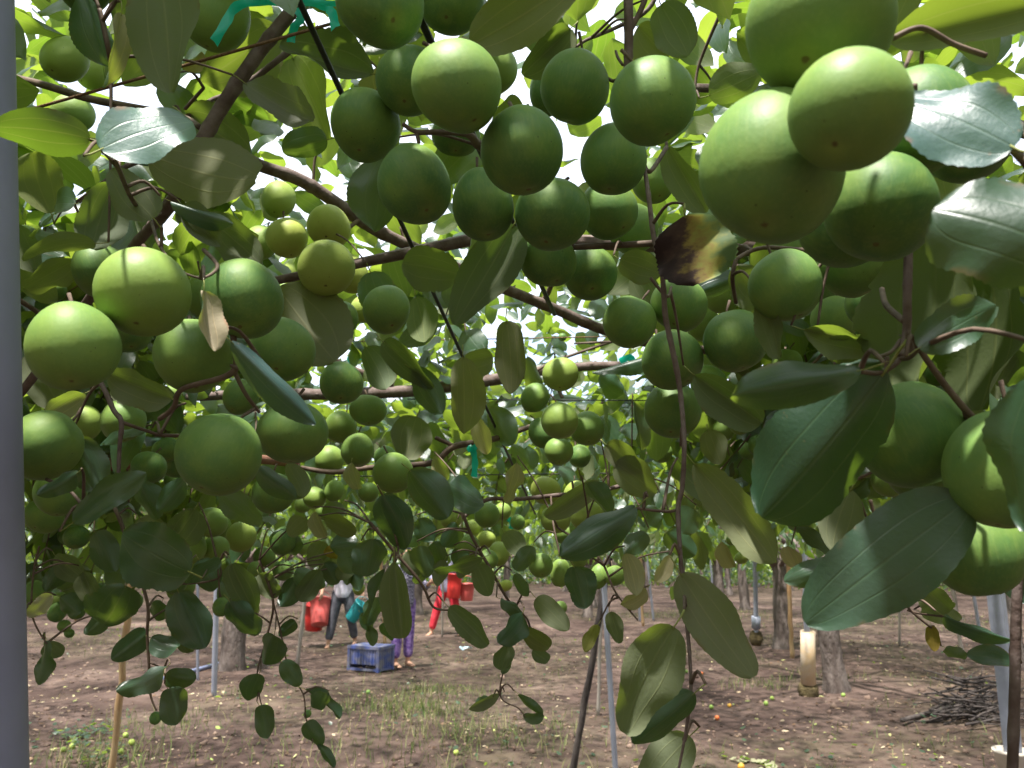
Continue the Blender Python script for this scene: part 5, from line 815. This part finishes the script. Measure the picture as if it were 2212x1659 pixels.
# smaller fruit farther off in the canopy
r = random.Random(23); cnt = 0
for bt, par in sorted(SHOOT_TIPS, key=lambda t: depth_of(t[0])):
    if cnt > 135: break
    for k in range(r.choice((0, 0, 0, 0, 0, 1, 3, 4, 5))):
        p = bt + Vector((r.gauss(0, .032), r.gauss(0, .032), r.uniform(.0, .10))); rr = r.uniform(.015, .024)
        if any((p - q).length < (rr + R2) for q, R2 in placed): continue
        placed.append((p, rr)); cnt += 1; fruit(p, rr, rr, r.uniform(1.8, 3.4), 'small green fruit on a leafy shoot in the farther canopy', 'small fruit in the farther canopy', 3000 + cnt)

# ------------------------------------------------------------------ teal ribbons
def ribbon(label, pts, w):
    pv = [P(*p) for p in pts]; q, _ = spline(pv, None, 4); mb = MB(); vs, fs = [], []; n = len(q)
    for i, c in enumerate(q):
        t_ = (q[min(i + 1, n - 1)] - q[max(i - 1, 0)]).normalized(); s = t_.cross((CAM - c).normalized()).normalized(); a = .5 * math.sin(i * .9); s2 = s * math.cos(a) + s.cross(t_) * math.sin(a)
        ww = w * (1 + .15 * math.sin(i * 1.7)) / 2; vs += [c - s2 * ww, c + s.cross(t_) * w * .18, c + s2 * ww]
    for i in range(n - 1): fs += [(3 * i, 3 * i + 1, 3 * i + 4, 3 * i + 3), (3 * i + 1, 3 * i + 2, 3 * i + 5, 3 * i + 4)]
    mb.add(vs, fs); tag(mb.build('ribbon', RIBBON), label, 'ribbon', 'teal ties on the trellis')
ribbon('teal plastic tie hanging at the top beside the thick branch', [(640, 8, .66), (560, 2, .65), (510, 15, .64), (490, 45, .63), (462, 92, .62)], .0075)
ribbon('teal plastic tie fluttering at the top right of the thick branch', [(648, 2, .66), (690, 8, .66), (715, 25, .65), (725, 62, .64)], .008)
ribbon('pale teal strip dangling below the top knot of the branch', [(640, 20, .68), (650, 40, .68), (635, 60, .68), (628, 92, .68)], .007)
ribbon('teal tie looped over the top edge beside the dark fruit', [(650, -4, .62), (720, 8, .62), (760, -2, .62)], .004)
ribbon('teal tie hanging from the level branch in the centre', [(1012, 965, 1.48), (1022, 975, 1.47), (1026, 1000, 1.47), (1024, 1030, 1.47)], .012)
ribbon('short teal tie knotted on the level branch in the centre', [(1010, 972, 1.47), (1026, 966, 1.465), (1042, 950, 1.47)], .010)
ribbon('teal tie behind the level middle branch at its right end', [(1340, 782, 2.15), (1360, 772, 2.14), (1372, 790, 2.14)], .02)
ribbon('teal tie at the left end of the level middle branch', [(752, 780, 2.1), (775, 770, 2.1), (800, 772, 2.1)], .018)
ribbon('small teal tie far off among leaves right of the lower twig', [(1098, 1120, 2.6), (1106, 1130, 2.6), (1104, 1142, 2.6)], .018)

# ------------------------------------------------------------------ crate, baskets, pickers
def crate():
    g = G(797, 1450); yaw = math.radians(-26); M = Matrix.Translation((g.x, g.y + .12, .0)) @ Matrix.Rotation(yaw, 4, 'Z'); o = empty('plastic_crate', (g.x, g.y + .12, 0)); tag(o, 'dusty blue plastic harvest crate on the soil by the purple trousers', 'crate')
    w, dp, h = .50, .36, .32; R3 = M.to_3x3()
    def bx(name, c, s):
        mb = MB(); mb.box(M @ Vector(c), s, R3); return mb.build(name, CRATE, o, smooth=False)
    for sx in (-1, 1):
        for sy in (-1, 1): bx('corner_post', (sx * (w / 2 - .02), sy * (dp / 2 - .02), h / 2), (.042, .042, h))
    bx('top_panel', (0, 0, h - .008), (w - .006, dp - .006, .014))
    for sy in (-1, 1):
        bx('rim', (0, sy * (dp / 2 - .004), h - .022), (w + .012, .020, .034)); bx('rim', (0, sy * (dp / 2 - .004), .026), (w - .05, .016, .03)); bx('side_panel', (0, sy * (dp / 2 - .016), h * .57), (w - .085, .008, h * .60))
        for k in range(9): bx('rib', ((k - 4) * .046, sy * (dp / 2 - .008), h * .57), (.010, .010, h * .58))
    for sx in (-1, 1):
        bx('rim', (sx * (w / 2 - .004), 0, h - .0225), (.020, dp - .028, .034)); bx('rim', (sx * (w / 2 - .004), 0, .026), (.016, dp - .085, .03)); bx('side_panel', (sx * (w / 2 - .016), 0, h * .5), (.008, dp - .085, h * .8))
        for k in range(6): bx('rib', (sx * (w / 2 - .008), (k - 2.5) * .048, h * .5), (.010, .010, h * .78))
crate()
def bucket(label, c, r_, h, mat, tilt=(0, 0), wide=1.25):
    M = Matrix.Translation(c) @ Matrix.Rotation(tilt[0], 4, 'X') @ Matrix.Rotation(tilt[1], 4, 'Y'); mb = MB()
    mb.lathe([(0, 0), (r_ * .94, 0), (r_, .01), (r_ * (1 + (wide - 1) * .5), h * .5), (r_ * wide, h - .02), (r_ * wide * 1.06, h - .018), (r_ * wide * 1.06, h), (r_ * wide * .98, h), (r_ * .93, .02), (0, .02)], 24, M); o = mb.build('bucket', mat); tag(o, label, 'bucket')
    hb = MB(); R_ = r_ * wide; hb.tube([M @ Vector((R_ * math.cos(a), 0, h + R_ * .9 * math.sin(a))) for a in [math.pi * i / 12 for i in range(13)]], .005, 6); hb.build('handle', mat, o)
    return o
from mathutils import noise as mnoise
def capsule(mb, pts, rad, n=12): mb.tube(pts, rad, n); [ball(mb, p, r_) for p, r_ in zip(pts, rad)]
def ball(mb, c, r_, sc=(1, 1, 1)):
    c = Vector(c); vs, fs = [], []; n, m = 12, 8
    for i in range(m + 1):
        th = math.pi * i / m
        for k in range(n): a = 2 * math.pi * k / n; vs.append(c + Vector((r_ * sc[0] * math.sin(th) * math.cos(a), r_ * sc[1] * math.sin(th) * math.sin(a), r_ * sc[2] * math.cos(th))))
    for i in range(m):
        for k in range(n): fs.append((i * n + k, (i + 1) * n + k, (i + 1) * n + (k + 1) % n, i * n + (k + 1) % n))
    mb.add(vs, fs)
def remeshed(name, mb, mat, parent, M, vox):
    mb.v = [tuple(M @ Vector(v)) for v in mb.v]; o = mb.build(name, mat, parent); md = o.modifiers.new('join', 'REMESH'); md.mode = 'VOXEL'; md.voxel_size = vox; md.use_smooth_shade = True
    sm = o.modifiers.new('soft', 'SMOOTH'); sm.iterations = 4; sm.factor = .5; return o
def person(label, base, yaw, legs, arms, shirt, trousers, lean=0.0, hem=.10):
    """legs: two (foot_x, foot_y, knee_x, knee_y); arms: two (elbow xyz, hand xyz); person faces -Y before yaw"""
    M = Matrix.Translation(base) @ Matrix.Rotation(yaw, 4, 'Z'); root = tag(empty('person', base), label, 'person')
    b, t, s = MB(), MB(), MB(); hipz = .84; chest = Vector((0, -lean * .5, 1.18)); neck = Vector((0, -lean * .75, 1.36)); head = Vector((0, -lean * .9 - .015, 1.50))
    capsule(b, [(0, 0, .88), (0, -lean * .2, 1.02), chest, (0, -lean * .65, 1.27), neck, head - Vector((0, 0, .06))], [.125, .115, .135, .12, .055, .055])
    ball(b, head, .095, (.82, .98, 1.18)); ball(b, head + Vector((0, -.092, -.012)), .017, (.8, 1, 1.3))
    for sx in (-1, 1): ball(b, head + Vector((sx * .078, .005, -.01)), .024, (.4, .8, 1.2)); ball(b, head + Vector((sx * .033, -.083, .012)), .014)
    ball(b, head + Vector((0, -.083, -.055)), .022, (1.2, .5, .35))
    capsule(t, [(0, 0, .96), (0, 0, .84)], [.135, .150])
    for sx, (fx, fy, kx, ky, fz) in zip((-1, 1), legs):
        hip = Vector((sx * .085, 0, hipz)); kn = Vector((kx, ky, .46)); an = Vector((fx, fy, .075 + fz))
        capsule(b, [hip, kn, kn.lerp(an, .35), an], [.08, .055, .054, .036]); cuff = kn.lerp(an, 1 - hem / .40)
        capsule(t, [hip, hip.lerp(kn, .5), kn, kn.lerp(cuff, .5), cuff], [.105, .092, .078, .074, .068])
        capsule(b, [an - Vector((0, -.03, .04)), an + Vector((0, -.06, -.045)), an + Vector((0, -.14, -.055))], [.034, .034, .024])
        for k in range(5): tx = (k - 2) * .016; ball(b, an + Vector((tx, -.165 + abs(k - 1.5) * .008, -.058)), .012, (1, 1.6, .9))
    capsule(s, [(0, 0, .86), (0, -lean * .2, 1.02), chest, (0, -lean * .62, 1.26)], [.158, .148, .160, .135])
    for sx, (el, ha) in zip((-1, 1), arms):
        sh = Vector((sx * .165, -lean * .62, 1.28)); el = Vector(el); ha = Vector(ha)
        capsule(b, [sh, el, ha], [.048, .038, .027]); capsule(s, [sh - Vector((sx * .05, 0, 0)), sh, sh.lerp(el, .5), el, el.lerp(ha, .35)], [.08, .068, .060, .056, .052])
        dr_ = (ha - el).normalized(); sd = Vector((0, -1, 0)); sd = (sd - dr_ * sd.dot(dr_)).normalized(); pl = dr_.cross(sd); pc = ha + dr_ * .05
        capsule(b, [ha, pc], [.026, .034]); 
        for k in range(4):
            o_ = sd * ((k - 1.5) * .017); Lk = (.06, .068, .064, .05)[k]; capsule(b, [pc + o_ + dr_ * .02, pc + o_ + dr_ * (.03 + Lk * .5), pc + o_ + dr_ * (.03 + Lk * .6) - pl * sx * Lk * .45], [.0105, .0100, .009], 8)
        capsule(b, [ha + sd * .02 + dr_ * .02, pc + sd * .042, pc + sd * .05 + dr_ * .03], [.013, .012, .010], 8)
    remeshed('body', b, SKIN, root, M, .010); remeshed('trousers', t, trousers, root, M, .014); remeshed('shirt', s, shirt, root, M, .014)
    h = MB(); ball(h, head + Vector((0, .016, .022)), .104, (.86, .98, 1.08)); h.v = [v if not (v[1] < head.y - .05 and v[2] < head.z + .055) else (v[0], head.y - .05, v[2]) for v in h.v]; ball(h, head + Vector((0, .10, -.03)), .05); remeshed('hair', h, HAIR, root, M, .012)
    return M
g = G(736, 1397); M1 = person('picker in a pale lilac shirt and dark grey trousers, walking with red and teal buckets', (g.x, g.y, 0), math.radians(8), [(-.20, -.10, -.14, -.05, 0), (.22, .12, .15, -.03, .02)], [((-.30, -.06, 1.08), (-.33, -.18, .86)), ((.28, -.05, 1.06), (.33, -.14, .86))], LILACSHIRT, GREYTROUSERS, .10)
d = depth_of(M1 @ Vector((0, 0, .5)))
bucket('sunlit pinkish red bucket tipped towards the camera beside the grey trousers', P(690, 1350, d - .28), .135, .42, PINKRED, (math.radians(-24), math.radians(-6))); bucket('red bucket hanging behind the sunlit one by the grey trousers', P(677, 1361, d - .02), .14, .42, RED, (math.radians(6), math.radians(4)))
bucket('teal bucket tipped on its side against the dark grey trousers', P(757, 1338, d - .22), .10, .32, TEAL, (math.radians(10), math.radians(38)))
g = G(866, 1441); person('picker in purple print trousers and dark check shirt standing beside the blue crate', (g.x, g.y + .05, 0), math.radians(35), [(-.10, 0, -.09, -.02, 0), (.11, .03, .10, 0, 0)], [((-.30, -.08, 1.05), (-.26, -.30, 1.10)), ((.30, -.08, 1.05), (.26, -.30, 1.12))], CHECK, PURPLE, .05)
g = G(966, 1373); M3 = person('picker in red trousers and grey shirt striding with red containers', (g.x, g.y, 0), math.radians(-20), [(-.30, -.06, -.20, -.05, 0), (.26, .10, .16, .02, 0)], [((-.27, -.15, 1.05), (-.14, -.30, .98)), ((.30, -.10, 1.06), (.28, -.26, .92))], GREYSHIRT, REDCLOTH, .08)
d = depth_of(M3 @ Vector((0, 0, .5))); bucket('bright red bucket held against the red trousers', P(979, 1293, d - .30), .12, .44, RED, (math.radians(-4), math.radians(3)), 1.12); bucket('dark pink bucket hanging beside the bright red one', P(1008, 1298, d - .12), .11, .32, PINKRED, (0, 0), 1.35)
